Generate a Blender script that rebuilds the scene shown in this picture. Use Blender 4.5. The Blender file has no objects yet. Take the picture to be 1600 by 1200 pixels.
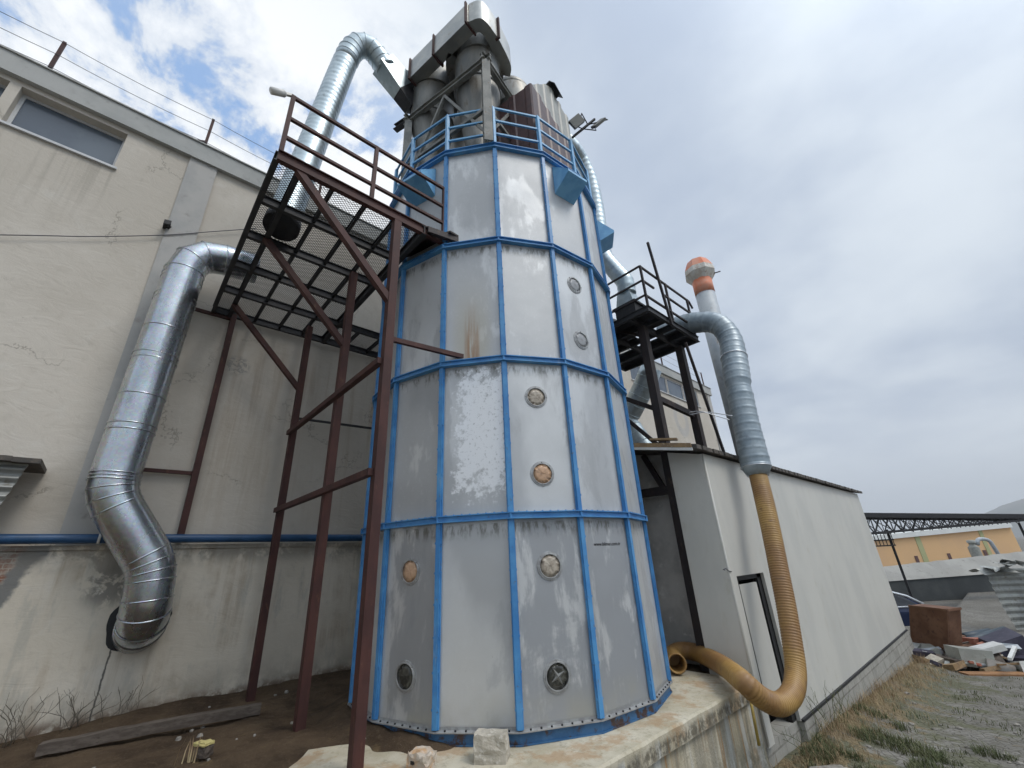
import bpy, math, random
from mathutils import Vector, Matrix, noise as mnoise
random.seed(7)
R_ = math.radians
scene = bpy.context.scene
col = scene.collection

# ------------------------------------------------------------------ camera
CAMP = Vector((0.0, 0.0, 1.634))
YAW, PITCH, ROLL = 0.825, 0.398, -0.051
cd = bpy.data.cameras.new("camera"); cam = bpy.data.objects.new("camera", cd); col.objects.link(cam)
cy, sy, cp, sp = math.cos(YAW), math.sin(YAW), math.cos(PITCH), math.sin(PITCH)
fw = Vector((-sy*cp, cy*cp, sp)); ri = Vector((cy, sy, 0)); up = ri.cross(fw)
cr, sr = math.cos(ROLL), math.sin(ROLL)
ri, up = ri*cr + up*sr, -ri*sr + up*cr
cam.matrix_world = Matrix(((ri.x, up.x, -fw.x, CAMP.x), (ri.y, up.y, -fw.y, CAMP.y), (ri.z, up.z, -fw.z, CAMP.z), (0, 0, 0, 1)))
cd.sensor_width = 36; cd.lens = 36*657.7/1600; cd.clip_start = 0.05; cd.clip_end = 20000
scene.camera = cam
scene.render.resolution_x = 1024; scene.render.resolution_y = 768
vs = scene.view_settings
vs.view_transform = 'Standard'; vs.look = 'None'; vs.gamma = 1; vs.exposure = 0.30

# ------------------------------------------------------------------ world and sun
SUN_EL, SUN_AZ = R_(56), R_(72)          # azimuth measured from +Y towards +X
SUN_DIR = Vector((math.sin(SUN_AZ)*math.cos(SUN_EL), math.cos(SUN_AZ)*math.cos(SUN_EL), math.sin(SUN_EL)))
sl = bpy.data.lights.new("sun", 'SUN'); sl.energy = 1.2; sl.angle = R_(20); sl.color = (1.0, 0.92, 0.80)
so = bpy.data.objects.new("sun", sl); col.objects.link(so)
so.rotation_euler = (-SUN_DIR).to_track_quat('-Z', 'Y').to_euler()
so.location = (20, 10, 40)

wd = bpy.data.worlds.new("World"); scene.world = wd; wd.use_nodes = True
class NT:
    """small helper for node trees"""
    def __init__(s, tree): s.t = tree
    def n(s, typ, **kw):
        nd = s.t.nodes.new(typ)
        for k, v in kw.items(): setattr(nd, k, v)
        return nd
    def put(s, sock, v):
        if hasattr(v, 'is_output') or isinstance(v, bpy.types.NodeSocket): s.t.links.new(v, sock)
        elif isinstance(v, (tuple, list)) and sock.type == 'RGBA' and len(v) == 3: sock.default_value = (*v, 1)
        else: sock.default_value = v
    def math(s, op, a, b=0.0, c=None, clamp=False):
        nd = s.n('ShaderNodeMath', operation=op); nd.use_clamp = clamp
        s.put(nd.inputs[0], a); s.put(nd.inputs[1], b)
        if c is not None: s.put(nd.inputs[2], c)
        return nd.outputs[0]
    def vmath(s, op, a, b=(0, 0, 0), out=0):
        nd = s.n('ShaderNodeVectorMath', operation=op); s.put(nd.inputs[0], a); s.put(nd.inputs[1], b)
        return nd.outputs[out]
    def scalev(s, a, b): return s.vmath('MULTIPLY', a, b)
    def noise(s, vec, scale, detail=5, rough=.55, dist=0.0, out=0):
        nd = s.n('ShaderNodeTexNoise'); s.put(nd.inputs['Vector'], vec)
        nd.inputs['Scale'].default_value = scale; nd.inputs['Detail'].default_value = detail
        nd.inputs['Roughness'].default_value = rough; nd.inputs['Distortion'].default_value = dist
        return nd.outputs[out]
    def voro(s, vec, scale, feature='F1', out=0):
        nd = s.n('ShaderNodeTexVoronoi', feature=feature); s.put(nd.inputs['Vector'], vec); nd.inputs['Scale'].default_value = scale
        return nd.outputs[out]
    def step(s, v, a, b, lo=0.0, hi=1.0):
        nd = s.n('ShaderNodeMapRange', interpolation_type='SMOOTHSTEP')
        s.put(nd.inputs[0], v); nd.inputs[1].default_value = a; nd.inputs[2].default_value = b
        nd.inputs[3].default_value = lo; nd.inputs[4].default_value = hi
        return nd.outputs[0]
    def mix(s, f, a, b, mode='MIX'):
        nd = s.n('ShaderNodeMix', data_type='RGBA', blend_type=mode)
        s.put(nd.inputs[0], f); s.put(nd.inputs[6], a); s.put(nd.inputs[7], b)
        return nd.outputs[2]
    def sep(s, v):
        nd = s.n('ShaderNodeSeparateXYZ'); s.put(nd.inputs[0], v); return nd.outputs
    def comb(s, x, y, z):
        nd = s.n('ShaderNodeCombineXYZ'); s.put(nd.inputs[0], x); s.put(nd.inputs[1], y); s.put(nd.inputs[2], z); return nd.outputs[0]

def build_sky():
    t = wd.node_tree; t.nodes.clear(); N = NT(t)
    out = N.n('ShaderNodeOutputWorld'); bg = N.n('ShaderNodeBackground'); bg.inputs[1].default_value = 0.124
    t.links.new(bg.outputs[0], out.inputs[0])
    sky = N.n('ShaderNodeTexSky'); sky.sky_type = 'NISHITA'; sky.sun_disc = False
    sky.sun_elevation = SUN_EL; sky.sun_rotation = SUN_AZ; sky.air_density = 1.0; sky.dust_density = 1.0; sky.ozone_density = 2.0
    d = N.n('ShaderNodeTexCoord').outputs['Generated']
    x, y, z = N.sep(d)
    zz = N.math('ADD', N.math('MAXIMUM', z, 0.0), 0.32)
    P = N.comb(N.math('DIVIDE', x, zz), N.math('DIVIDE', y, zz), 0.0)      # flat cloud layer seen from below
    Ps = N.scalev(P, (1.0, 1.1, 1.0))
    big = N.noise(Ps, 1.1, 8, .58, .1)
    fine = N.noise(Ps, 5.2, 10, .62, .2)
    soft = N.noise(Ps, 1.3, 4, .5, .1)
    # the sky is broken towards the south-west, closed elsewhere
    g = N.vmath('DOT_PRODUCT', d, Vector((-0.83, -0.02, 0.555)).normalized(), out=1)
    side = N.step(g, 0.80, 0.985)
    cover = N.math('ADD', N.math('MULTIPLY', fine, .80), N.math('MULTIPLY', big, .30))
    gap = N.math('MULTIPLY', N.step(cover, 0.545, 0.47), side)
    # cloud brightness
    sh = N.step(N.math('ADD', N.math('MULTIPLY', soft, .5), N.math('MULTIPLY', big, .5)), .40, .60)
    grey = N.mix(sh, (3.2, 3.75, 4.65), (5.1, 5.6, 6.15))
    lit = N.mix(N.step(N.math('ADD', N.math('MULTIPLY', fine, .65), N.math('MULTIPLY', soft, .35)), .41, .57), (4.2, 4.75, 5.6), (7.1, 7.3, 7.5))
    cl = N.mix(N.step(g, .74, .95), grey, lit)
    hz = N.step(z, 0.30, 0.0)
    cl = N.mix(N.math('MULTIPLY', hz, .8), cl, (6.1, 6.6, 7.1))
    # thinner, brighter cloud round the veiled sun
    sd = N.math('MAXIMUM', N.vmath('DOT_PRODUCT', d, SUN_DIR, out=1), 0.0)
    glow = N.math('ADD', 1.0, N.math('MULTIPLY', N.math('POWER', sd, 9.0), 2.4))
    cl = N.vmath('SCALE', cl, out=0); nd = cl.node; N.put(nd.inputs['Scale'], glow)
    blue = N.vmath('SCALE', sky.outputs[0]); N.put(blue.node.inputs['Scale'], 1.0)
    blue = N.mix(.6, blue, (2.6, 4.3, 7.3))
    N.put(bg.inputs[0], N.mix(gap, cl, blue))
build_sky()

# ------------------------------------------------------------------ geometry helpers
def ray(px, py):
    return fw + ri*((px-800)/657.7) - up*((py-600)/657.7)
def on(axis, val, px, py):
    """where the sight line of a photo pixel meets a real plane of the place (axis = value)"""
    d = ray(px, py); return CAMP + d*((val-CAMP[axis])/d[axis])

def fdp(px, py, dist):
    dd = ray(px,py); return CAMP+dd*(dist/dd.dot(fw))
def root_of(o):
    v = Vector((0, 0, 0))
    while o is not None: v += o.location; o = o.parent
    return v
class MB:
    def __init__(s): s.v = []; s.f = []; s.sm = []
    def add(s, vs_, fs, smooth=False):
        b = len(s.v); s.v += [Vector(v) for v in vs_]
        for f in fs: s.f.append([i+b for i in f]); s.sm.append(smooth)
        return s
    def box(s, lo, hi):
        x0, y0, z0 = lo; x1, y1, z1 = hi
        return s.add([(x0,y0,z0),(x1,y0,z0),(x1,y1,z0),(x0,y1,z0),(x0,y0,z1),(x1,y0,z1),(x1,y1,z1),(x0,y1,z1)],
                     [(0,3,2,1),(4,5,6,7),(0,1,5,4),(1,2,6,5),(2,3,7,6),(3,0,4,7)])
    def obox(s, c, ax, ay, az):
        """box about centre c with half-axis vectors"""
        c = Vector(c); ax, ay, az = Vector(ax), Vector(ay), Vector(az)
        vv = [c+ax*i+ay*j+az*k for k in (-1,1) for j in (-1,1) for i in (-1,1)]
        return s.add(vv, [(0,2,3,1),(4,5,7,6),(0,1,5,4),(1,3,7,5),(3,2,6,7),(2,0,4,6)])
    def bar(s, p, q, w, h=None, upv=(0,0,1), ext=0.0):
        p, q = Vector(p), Vector(q); d = (q-p); L = d.length; d.normalize()
        u = Vector(upv)
        if abs(d.dot(u)) > .98: u = Vector((0,1,0))
        sd = d.cross(u).normalized(); u2 = sd.cross(d).normalized()
        h = h or w
        return s.obox((p+q)/2, d*(L/2+ext), sd*(w/2), u2*(h/2))
    def ibeam(s, p, q, w, h, t=.012, upv=(0,0,1)):
        """channel / H section: two flanges and a web"""
        p, q = Vector(p), Vector(q); d = (q-p); L = d.length; d.normalize()
        u = Vector(upv)
        if abs(d.dot(u)) > .98: u = Vector((0,1,0))
        sd = d.cross(u).normalized(); u2 = sd.cross(d).normalized()
        c = (p+q)/2
        s.obox(c+u2*(h/2-t/2), d*L/2, sd*w/2, u2*t/2); s.obox(c-u2*(h/2-t/2), d*L/2, sd*w/2, u2*t/2)
        return s.obox(c, d*L/2, sd*t/2, u2*(h/2-t))
    def rings(s, cs, seg, smooth=True, cap=True):
        """loft list of rings (each a list of seg points)"""
        b = len(s.v)
        for r in cs: s.v += r
        n = len(cs)
        for i in range(n-1):
            for j in range(seg):
                k = (j+1) % seg
                s.f.append([b+i*seg+j, b+i*seg+k, b+(i+1)*seg+k, b+(i+1)*seg+j]); s.sm.append(smooth)
        if cap:
            s.f.append([b+j for j in range(seg)][::-1]); s.sm.append(False)
            s.f.append([b+(n-1)*seg+j for j in range(seg)]); s.sm.append(False)
        return s
    def tube(s, pts, r, seg=20, cap=True, smooth=True):
        """r: number or function of arc length"""
        pts = [Vector(p) for p in pts]; cs = []; L = 0; nrm = None
        for i, p in enumerate(pts):
            a = pts[max(i-1,0)]; b = pts[min(i+1,len(pts)-1)]
            t = (b-a).normalized()
            if i: L += (p-pts[i-1]).length
            if nrm is None:
                nrm = t.orthogonal().normalized()
            nrm = (nrm - t*nrm.dot(t)).normalized(); bn = t.cross(nrm)
            rr = r(L) if callable(r) else r
            cs.append([p + (nrm*math.cos(2*math.pi*j/seg) + bn*math.sin(2*math.pi*j/seg))*rr for j in range(seg)])
        return s.rings(cs, seg, smooth, cap)
    def lathe(s, c, prof, seg=32, smooth=True, cap=True):
        """prof: list of (radius, z) around the vertical through c=(x, y)"""
        cs = [[Vector((c[0]+r*math.cos(2*math.pi*j/seg), c[1]+r*math.sin(2*math.pi*j/seg), z)) for j in range(seg)] for r, z in prof]
        return s.rings(cs, seg, smooth, cap)
    def disc(s, c, n, r, t, seg=24, squash=1):
        c, n = Vector(c), Vector(n).normalized()
        return s.tube([c-n*t/2, c+n*t/2], r, seg, True, False)
    def prism(s, poly, ex):
        """extrude polygon of 3-D points by vector ex"""
        n = len(poly); ex = Vector(ex); poly = [Vector(p) for p in poly]
        return s.add(poly+[p+ex for p in poly], [list(range(n))[::-1], list(range(n,2*n))]+[[i,(i+1)%n,n+(i+1)%n,n+i] for i in range(n)])
    def build(s, name, mat, parent=None, org=None, auto=False):
        me = bpy.data.meshes.new(name)
        o = bpy.data.objects.new(name, me)
        if parent is not None: base = root_of(parent)
        else:
            base = Vector(org) if org is not None else Vector((0,0,0))
            if org is None:
                xs = [v.x for v in s.v]; ys = [v.y for v in s.v]; zs = [v.z for v in s.v]
                base = Vector(((min(xs)+max(xs))/2, (min(ys)+max(ys))/2, min(zs)))
            o.location = base
        me.from_pydata([v-base for v in s.v], [], s.f)
        me.polygons.foreach_set('use_smooth', s.sm)
        me.materials.append(mat); me.update()
        col.objects.link(o)
        if parent is not None: o.parent = parent
        return o
def tag(o, label=None, cat=None, group=None, kind=None):
    if label: o['label'] = label
    if cat: o['category'] = cat
    if group: o['group'] = group
    if kind: o['kind'] = kind
    return o
def thing(name, loc, label, cat, group=None):
    o = bpy.data.objects.new(name, None); o.location = loc; o.empty_display_size = .2; col.objects.link(o)
    return tag(o, label, cat, group)
def copy_tree(o, parent=None):
    c = o.copy(); col.objects.link(c)
    if parent is not None: c.parent = parent
    for ch in list(o.children): copy_tree(ch, c)
    return c
def smooth_path(pts, step=.05):
    """Catmull-Rom through pts, resampled"""
    P = [Vector(p) for p in pts]; P = [P[0]*2-P[1]] + P + [P[-1]*2-P[-2]]
    raw = []
    for i in range(1, len(P)-2):
        a, b, c, d = P[i-1:i+3]
        for k in range(24):
            t = k/24
            raw.append(.5*((2*b)+(c-a)*t+(2*a-5*b+4*c-d)*t*t+(3*b-a-3*c+d)*t**3))
    raw.append(P[-2])
    return resample(raw, step)
def resample(raw, step):
    out = [raw[0].copy()]; acc = 0
    for i in range(1, len(raw)):
        a, b = raw[i-1], raw[i]; L = (b-a).length
        if L < 1e-9: continue
        pos = step-acc
        while pos <= L: out.append(a+(b-a)*(pos/L)); pos += step
        acc = L-(pos-step)
    if (out[-1]-raw[-1]).length > step*.2: out.append(raw[-1].copy())
    return out
def fillet(pts, rad, n=6):
    """polyline whose corners are rounded with n facets"""
    P = [Vector(p) for p in pts]; out = [P[0]]
    for i in range(1, len(P)-1):
        a, b, c = P[i-1], P[i], P[i+1]
        u = (a-b).normalized(); v = (c-b).normalized()
        th = u.angle(v); d = min(rad/math.tan(th/2), (a-b).length*.49, (c-b).length*.49)
        p0 = b+u*d; p1 = b+v*d
        for k in range(n+1):
            t = k/n; out.append(p0*(1-t)**2+b*2*t*(1-t)+p1*t*t)
    out.append(P[-1]); return out
def gore_tube(mb, pts, r, seams=.0, seg=28, h=.012, every=None):
    """sheet duct: straight gores with raised seam bands at every corner (and along straights)"""
    mb.tube(pts, r, seg)
    bands = []
    for i in range(1, len(pts)-1):
        bands.append((pts[i], (pts[i+1]-pts[i-1]).normalized()))
    if every:
        for i in range(len(pts)-1):
            L = (pts[i+1]-pts[i]).length; n = int(L/every)
            for k in range(1, n+1):
                if k*every < L-.05: bands.append((pts[i]+(pts[i+1]-pts[i])*(k*every/L), (pts[i+1]-pts[i]).normalized()))
    for p, t in bands: mb.tube([p-t*h, p-t*h*.4, p+t*h*.4, p+t*h], lambda L: r+(.010 if h*.3 < L < h*1.7 else .001), seg, False)
    return mb

# ------------------------------------------------------------------ materials
def newmat(name, rough=.6, metal=0.0, spec=.5):
    m = bpy.data.materials.new(name); m.use_nodes = True
    N = NT(m.node_tree); b = m.node_tree.nodes['Principled BSDF']
    b.inputs['Roughness'].default_value = rough; b.inputs['Metallic'].default_value = metal
    b.inputs['Specular IOR Level'].default_value = spec
    g = N.n('ShaderNodeNewGeometry').outputs['Position']
    return m, N, b, g
def bump(N, b, h, strength=.3, dist=.02):
    nd = N.n('ShaderNodeBump'); nd.inputs['Strength'].default_value = strength; nd.inputs['Distance'].default_value = dist
    N.put(nd.inputs['Height'], h); N.put(b.inputs['Normal'], nd.outputs[0])
def simple(name, c1, c2=None, scale=4, rough=.6, metal=0.0, lo=.4, hi=.6, c3=None, s3=30, lo3=.55, hi3=.7, bmp=0, stretch=(1,1,1), spec=.5, rvar=0):
    """base colour with worn patches c2 (large) and c3 (small)"""
    m, N, b, g = newmat(name, rough, metal, spec)
    v = N.scalev(g, stretch)
    c = c1
    if c2: c = N.mix(N.step(N.noise(v, scale, 7, .62), lo, hi), c1, c2)
    if c3: c = N.mix(N.step(N.noise(v, s3, 6, .65), lo3, hi3), c, c3)
    N.put(b.inputs['Base Color'], c)
    if bmp: bump(N, b, N.noise(v, s3, 5, .6), bmp, .01)
    if rvar: N.put(b.inputs['Roughness'], N.math('ADD', rough-rvar/2, N.math('MULTIPLY', N.noise(v, scale*1.7, 5), rvar)))
    return m

def zinc_panel_mat(rust=False, sky_glint=False, slate=False):
    m, N, b, g = newmat('weathered_zinc_sheet' + ('_rust_run' if rust else '') + ('_sky_glint' if sky_glint else '') + ('_slate' if slate else ''), .5, .42)
    rnd = N.n('ShaderNodeObjectInfo').outputs['Random']
    off = N.comb(N.math('MULTIPLY', rnd, 37.0), N.math('MULTIPLY', rnd, 91.0), N.math('MULTIPLY', rnd, 53.0))
    v = N.vmath('ADD', g, off)
    vs1 = N.scalev(v, (1, 1, .55))
    n1 = N.noise(vs1, 1.5, 9, .62, .5); n2 = N.noise(N.scalev(v, (1, 1, .25)), 5, 7, .66, .2); n3 = N.noise(v, 26, 4, .6)
    thr = N.math('ADD', N.math('MULTIPLY', rnd, .16), -.08)
    a = N.step(N.math('ADD', N.math('ADD', N.math('MULTIPLY', n1, .62), N.math('MULTIPLY', n2, .38)), thr), .47, .54)
    c = N.mix(a, (.475, .485, .49), (.59, .60, .60))
    c = N.mix(N.step(n3, .55, .75), c, N.mix(.22, c, (.72, .74, .76)))
    c = N.mix(N.math('MULTIPLY', N.step(N.noise(vs1, .9, 5, .5), .50, .66), .60), c, (.36, .37, .38))
    if slate: c = N.mix(N.math('MULTIPLY', N.step(N.math('ADD', N.math('MULTIPLY', n2, .4), N.math('MULTIPLY', n1, .6)), .56, .49), .8), c, (.325, .34, .36))
    # spatter of tiny dark marks
    c = N.mix(N.math('MULTIPLY', N.step(N.noise(v, 55, 3, .7), .70, .76), .6), c, (.17, .165, .16))
    # grime hanging under each ring beam
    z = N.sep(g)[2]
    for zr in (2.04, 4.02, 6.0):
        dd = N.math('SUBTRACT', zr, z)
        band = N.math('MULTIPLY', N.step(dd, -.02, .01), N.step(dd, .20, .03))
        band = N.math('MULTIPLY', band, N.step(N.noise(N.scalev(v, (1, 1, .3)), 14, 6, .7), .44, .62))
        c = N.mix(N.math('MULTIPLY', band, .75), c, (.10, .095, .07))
    base = N.math('MULTIPLY', N.step(z, .55, .12), N.step(N.noise(v, 3, 5), .35, .7))
    c = N.mix(N.math('MULTIPLY', base, .5), c, (.44, .42, .33))
    if rust:
        q = N.vmath('SUBTRACT', g, (-4.05, 3.04, 4.22)); qx, qy, qz = N.sep(q)
        r2 = N.math('ADD', N.math('MULTIPLY', qx, qx), N.math('MULTIPLY', qy, qy))
        run = N.math('MULTIPLY', N.step(r2, .018, .0), N.step(qz, .95, .0))
        run = N.math('MULTIPLY', run, N.step(N.noise(N.scalev(g, (9, 9, .5)), 3, 4), .35, .6))
        wide = N.math('MULTIPLY', N.step(r2, .11, .0), N.step(qz, 1.5, .1))
        c = N.mix(N.math('MULTIPLY', wide, .5), c, (.42, .38, .27))
        c = N.mix(N.math('MULTIPLY', run, .8), c, (.30, .15, .06))
    if sky_glint:   # sky reflection painted as a bright patch mid-sheet
        q = N.vmath('SUBTRACT', g, (-3.93, 3.10, 3.18)); qx, qy, qz = N.sep(q)
        hh = N.math('ABSOLUTE', N.math('ADD', N.math('MULTIPLY', qx, .84), N.math('MULTIPLY', qy, .54)))
        e = N.math('SUBTRACT', N.noise(g, 7, 8, .7), .5)
        inn = N.math('MULTIPLY', N.step(N.math('ADD', hh, N.math('MULTIPLY', e, .9)), .36, .24), N.step(N.math('ADD', N.math('ABSOLUTE', qz), N.math('MULTIPLY', e, 2.2)), .90, .60))
        c = N.mix(N.math('MULTIPLY', inn, N.step(N.noise(g, 24, 5, .7), .66, .56, .25, 1)), c, (.80, .815, .83))
    N.put(b.inputs['Base Color'], c)
    N.put(b.inputs['Roughness'], N.math('ADD', .52, N.math('MULTIPLY', a, -.14)))
    bump(N, b, N.math('ADD', N.noise(v, 1.6, 2), N.math('MULTIPLY', n3, .03)), .24, .05)
    return m
M = {}
M['zinc'] = zinc_panel_mat(); M['zinc_rust'] = zinc_panel_mat(True); M['zinc_sky_glint'] = zinc_panel_mat(False, True); M['zinc_slate'] = zinc_panel_mat(False, False, True)
def blue_paint():
    m, N, b, g = newmat('faded_blue_paint', .45)
    n = N.noise(g, 3.5, 6, .6)
    c = N.mix(N.step(n, .35, .68), (.045, .20, .47), (.085, .29, .56))
    c = N.mix(N.math('MULTIPLY', N.step(N.noise(g, 22, 6, .7), .61, .68), .8), c, (.13, .12, .12))
    c = N.mix(N.math('MULTIPLY', N.step(N.noise(N.scalev(g, (1, 1, .2)), 9, 5, .7), .56, .72), .45), c, (.30, .40, .50))
    N.put(b.inputs['Base Color'], c); bump(N, b, N.noise(g, 60, 3), .12, .004)
    return m
M['blue'] = blue_paint()
M['blue_light'] = simple('light_blue_hood_paint', (.13,.36,.64), (.18,.44,.70), 6, .4, c3=(.12,.13,.15), s3=26, lo3=.66, hi3=.72)
M['rust'] = simple('red_oxide_steel_paint', (.042,.0125,.0105), (.062,.019,.0145), 5, .7, c3=(.10,.042,.026), s3=14, lo3=.58, hi3=.72, bmp=.15, stretch=(1,1,.4))
M['dark'] = simple('weathered_and_shade_dark_steel', (.012,.013,.016), (.022,.022,.025), 6, .6, c3=(.075,.045,.03), s3=18, lo3=.60, hi3=.74, bmp=.15)
M['brown_dark'] = simple('flaking_dark_brown_paint', (.017,.012,.013), (.028,.019,.018), 6, .65, c3=(.07,.045,.032), s3=12, lo3=.58, hi3=.68, bmp=.3, stretch=(1,1,.35))
M['galv'] = simple('galvanised_duct', (.46,.50,.54), (.56,.60,.64), 2.2, .22, .95, c3=(.38,.41,.45), s3=7, lo3=.52, hi3=.7, stretch=(1,1,.5), rvar=.14)
def duct_mat():
    m, N, b, g = newmat('shiny_galvanised_duct', .24, .95)
    v = N.scalev(g, (1, 1, .6))
    c = N.mix(N.step(N.noise(v, 2.2, 7, .6), .42, .6), (.46,.495,.53), (.56,.60,.635))
    sp = N.voro(g, 34, 'F1', 1)
    c = N.mix(.10, c, sp)
    c = N.mix(N.math('MULTIPLY', N.step(N.noise(v, 6, 6, .7), .58, .72), .5), c, (.33,.345,.36))
    c = N.mix(N.math('MULTIPLY', N.step(N.noise(N.scalev(g, (4, 4, .5)), 2.2, 6, .65), .60, .70), .45), c, (.30,.285,.255))
    N.put(b.inputs['Base Color'], c)
    N.put(b.inputs['Roughness'], N.math('ADD', .17, N.math('MULTIPLY', N.noise(v, 3.1, 6, .6), .20)))
    bump(N, b, N.noise(g, 3.4, 3, .5), .10, .04)
    return m
M['galv_duct'] = duct_mat()
M['galv_dull'] = simple('dull_spiral_duct', (.40,.47,.50), (.50,.57,.60), 3, .40, .85, c3=(.27,.30,.31), s3=9, lo3=.55, hi3=.75, rvar=.15)
M['galv_old'] = simple('old_stained_galvanised_sheet', (.175,.18,.175), (.26,.255,.235), 2.5, .5, .75, c3=(.12,.095,.07), s3=5, lo3=.54, hi3=.74, stretch=(1,1,.3), rvar=.15)
M['galv_header'] = simple('weathered_header_sheet', (.34,.35,.34), (.44,.44,.41), 2.5, .42, .85, c3=(.24,.20,.15), s3=5, lo3=.56, hi3=.74, rvar=.12)
M['grey_steel'] = simple('grey_primed_steel', (.17,.175,.165), (.25,.25,.23), 4, .6, .1, c3=(.16,.10,.06), s3=12, lo3=.58, hi3=.72)
M['flex_grey'] = simple('grey_flexible_hose', (.25,.305,.345), (.33,.385,.42), 4, .42, .35, c3=(.19,.22,.25), s3=11, lo3=.55, hi3=.75)
M['hose'] = simple('amber_ribbed_hose', (.36,.215,.066), (.25,.135,.05), 1.3, .46, c3=(.20,.115,.055), s3=7, lo3=.55, hi3=.75)
M['wallpaint_white'] = simple('off_white_sheet_cladding', (.57,.56,.515), (.51,.505,.47), .8, .42, c3=(.46,.44,.37), s3=5, lo3=.55, hi3=.8, stretch=(1,1,.4), bmp=.03)
M['maroon'] = simple('maroon_sheet', (.060,.026,.027), (.085,.036,.034), 3, .5, c3=(.04,.022,.026), s3=8, lo3=.5, hi3=.7)
M['light_sheet'] = simple('pale_ribbed_sheet', (.27,.28,.255), (.34,.345,.315), 3, .5, c3=(.20,.195,.165), s3=8, lo3=.55, hi3=.75)
M['orange'] = simple('faded_orange_paint', (.72,.22,.11), (.66,.30,.20), 4, .6)
M['grey_paint'] = simple('pale_grey_paint', (.36,.40,.44), (.44,.48,.51), 3, .5, c3=(.30,.24,.19), s3=7, lo3=.57, hi3=.75)
M['cowl'] = simple('stained_white_cowl', (.68,.67,.62), (.55,.49,.42), 6, .6, c3=(.36,.22,.16), s3=9, lo3=.60, hi3=.7)
M['pipe_blue'] = simple('blue_water_pipe', (.012,.058,.14), (.018,.075,.18), 4, .4)
M['black'] = simple('black_rubber_and_hole_dark', (.012,.012,.013), None, 4, .6)  # also painted where holes and door gaps look dark
M['wire'] = simple('dull_wire', (.10,.10,.11), None, 4, .5, .5)
M['white'] = simple('white_plastic', (.68,.68,.66), (.58,.58,.55), 5, .4)
M['alu'] = simple('white_window_frame', (.55,.56,.57), (.47,.48,.49), 4, .4)
M['tile'] = simple('dark_roof_sheet', (.06,.055,.05), (.10,.085,.07), 9, .7, c3=(.16,.13,.10), s3=25, lo3=.58, hi3=.7, bmp=.3)
M['plank'] = simple('weathered_plank', (.30,.20,.10), (.22,.15,.09), 6, .75, c3=(.42,.33,.2), s3=20, lo3=.55, hi3=.7, bmp=.3)
M['timber'] = simple('grey_timber', (.075,.058,.046), (.12,.098,.08), 5, .8, c3=(.055,.042,.032), s3=18, lo3=.52, hi3=.7, bmp=.4, stretch=(3,.5,3))
M['rust_box'] = simple('rusted_sheet_steel', (.135,.060,.030), (.19,.095,.052), 2.2, .75, c3=(.085,.04,.024), s3=9, lo3=.52, hi3=.7, bmp=.15)
M['corr'] = simple('dull_corrugated_sheet', (.27,.28,.27), (.34,.35,.33), 3, .5, .3, c3=(.19,.17,.13), s3=9, lo3=.54, hi3=.72)
M['glass_dark'] = simple('dusty_window_pane', (.075,.095,.125), (.10,.125,.155), 1.2, .22, spec=.6)
M['peach_glass'] = simple('dusty_sight_glass', (.56,.36,.23), (.50,.32,.20), 9, .35, c3=(.34,.22,.15), s3=9, lo3=.58, hi3=.64)
M['beige_glass'] = simple('wrinkled_film_in_sight_glass', (.46,.41,.34), (.36,.31,.25), 11, .3, c3=(.25,.21,.17), s3=22, lo3=.52, hi3=.66, bmp=.8)
M['dark_glass'] = simple('dark_sight_glass', (.035,.035,.03), (.10,.10,.085), 8, .14, lo=.42, hi=.66)
M['grey_glass'] = simple('grey_blanked_sight_glass', (.27,.285,.30), (.32,.33,.345), 6, .4)
M['ring'] = simple('zinc_ring', (.40,.41,.41), (.31,.31,.31), 12, .45, .4)
M['ink'] = simple('black_lettering', (.02,.02,.022), None, 4, .5)
M['block'] = simple('rough_concrete_block', (.46,.42,.35), (.36,.33,.27), 7, .95, c3=(.55,.52,.46), s3=30, lo3=.5, hi3=.68, bmp=.9)
M['brick_pale'] = simple('pale_hollow_brick', (.46,.40,.33), (.50,.32,.18), 7, .9, c3=(.55,.52,.47), s3=22, lo3=.55, hi3=.7, bmp=.5)
M['yellow'] = simple('pale_yellow_board', (.55,.48,.20), (.45,.38,.16), 9, .7)
M['car_paint'] = simple('dark_blue_car_paint', (.018,.028,.075), None, 4, .2, .2)
M['car_glass'] = simple('car_window', (.015,.018,.025), None, 4, .05)
M['chrome'] = simple('silver_trim', (.62,.64,.67), None, 4, .25, .5)
M['orange_wall'] = simple('peach_render', (.78,.50,.26), (.73,.47,.26), .3, .85)
M['stripe_green'] = simple('pale_green_paint', (.45,.46,.25), None, 4, .85)
M['roof_white'] = simple('white_fascia', (.80,.82,.80), (.74,.76,.74), .6, .7)
M['mauve'] = simple('mauve_shutter', (.13,.07,.07), None, 4, .7)
M['pale_concrete'] = simple('pale_concrete', (.36,.355,.33), (.31,.305,.285), .6, .9, c3=(.25,.245,.225), s3=2.5, lo3=.55, hi3=.72)
M['dark_concrete'] = simple('shade_dark_concrete', (.055,.062,.066), (.08,.088,.09), .5, .9)  # shade on the lower wall face is put into this colour
M['red_cloth'] = simple('faded_red_cloth', (.30,.08,.05), (.36,.16,.11), 5, .9)
M['tarp'] = simple('dark_purple_tarp', (.03,.028,.05), (.05,.045,.07), 4, .6)
M['copper'] = simple('ochre_scrap_wood', (.34,.18,.08), (.25,.13,.06), 5, .85)
M['hill'] = simple('distant_hill', (.12,.13,.11), (.17,.17,.14), .002, .95)
M['stone'] = simple('loose_stone', (.30,.28,.25), (.20,.185,.16), 9, .95)

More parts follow.
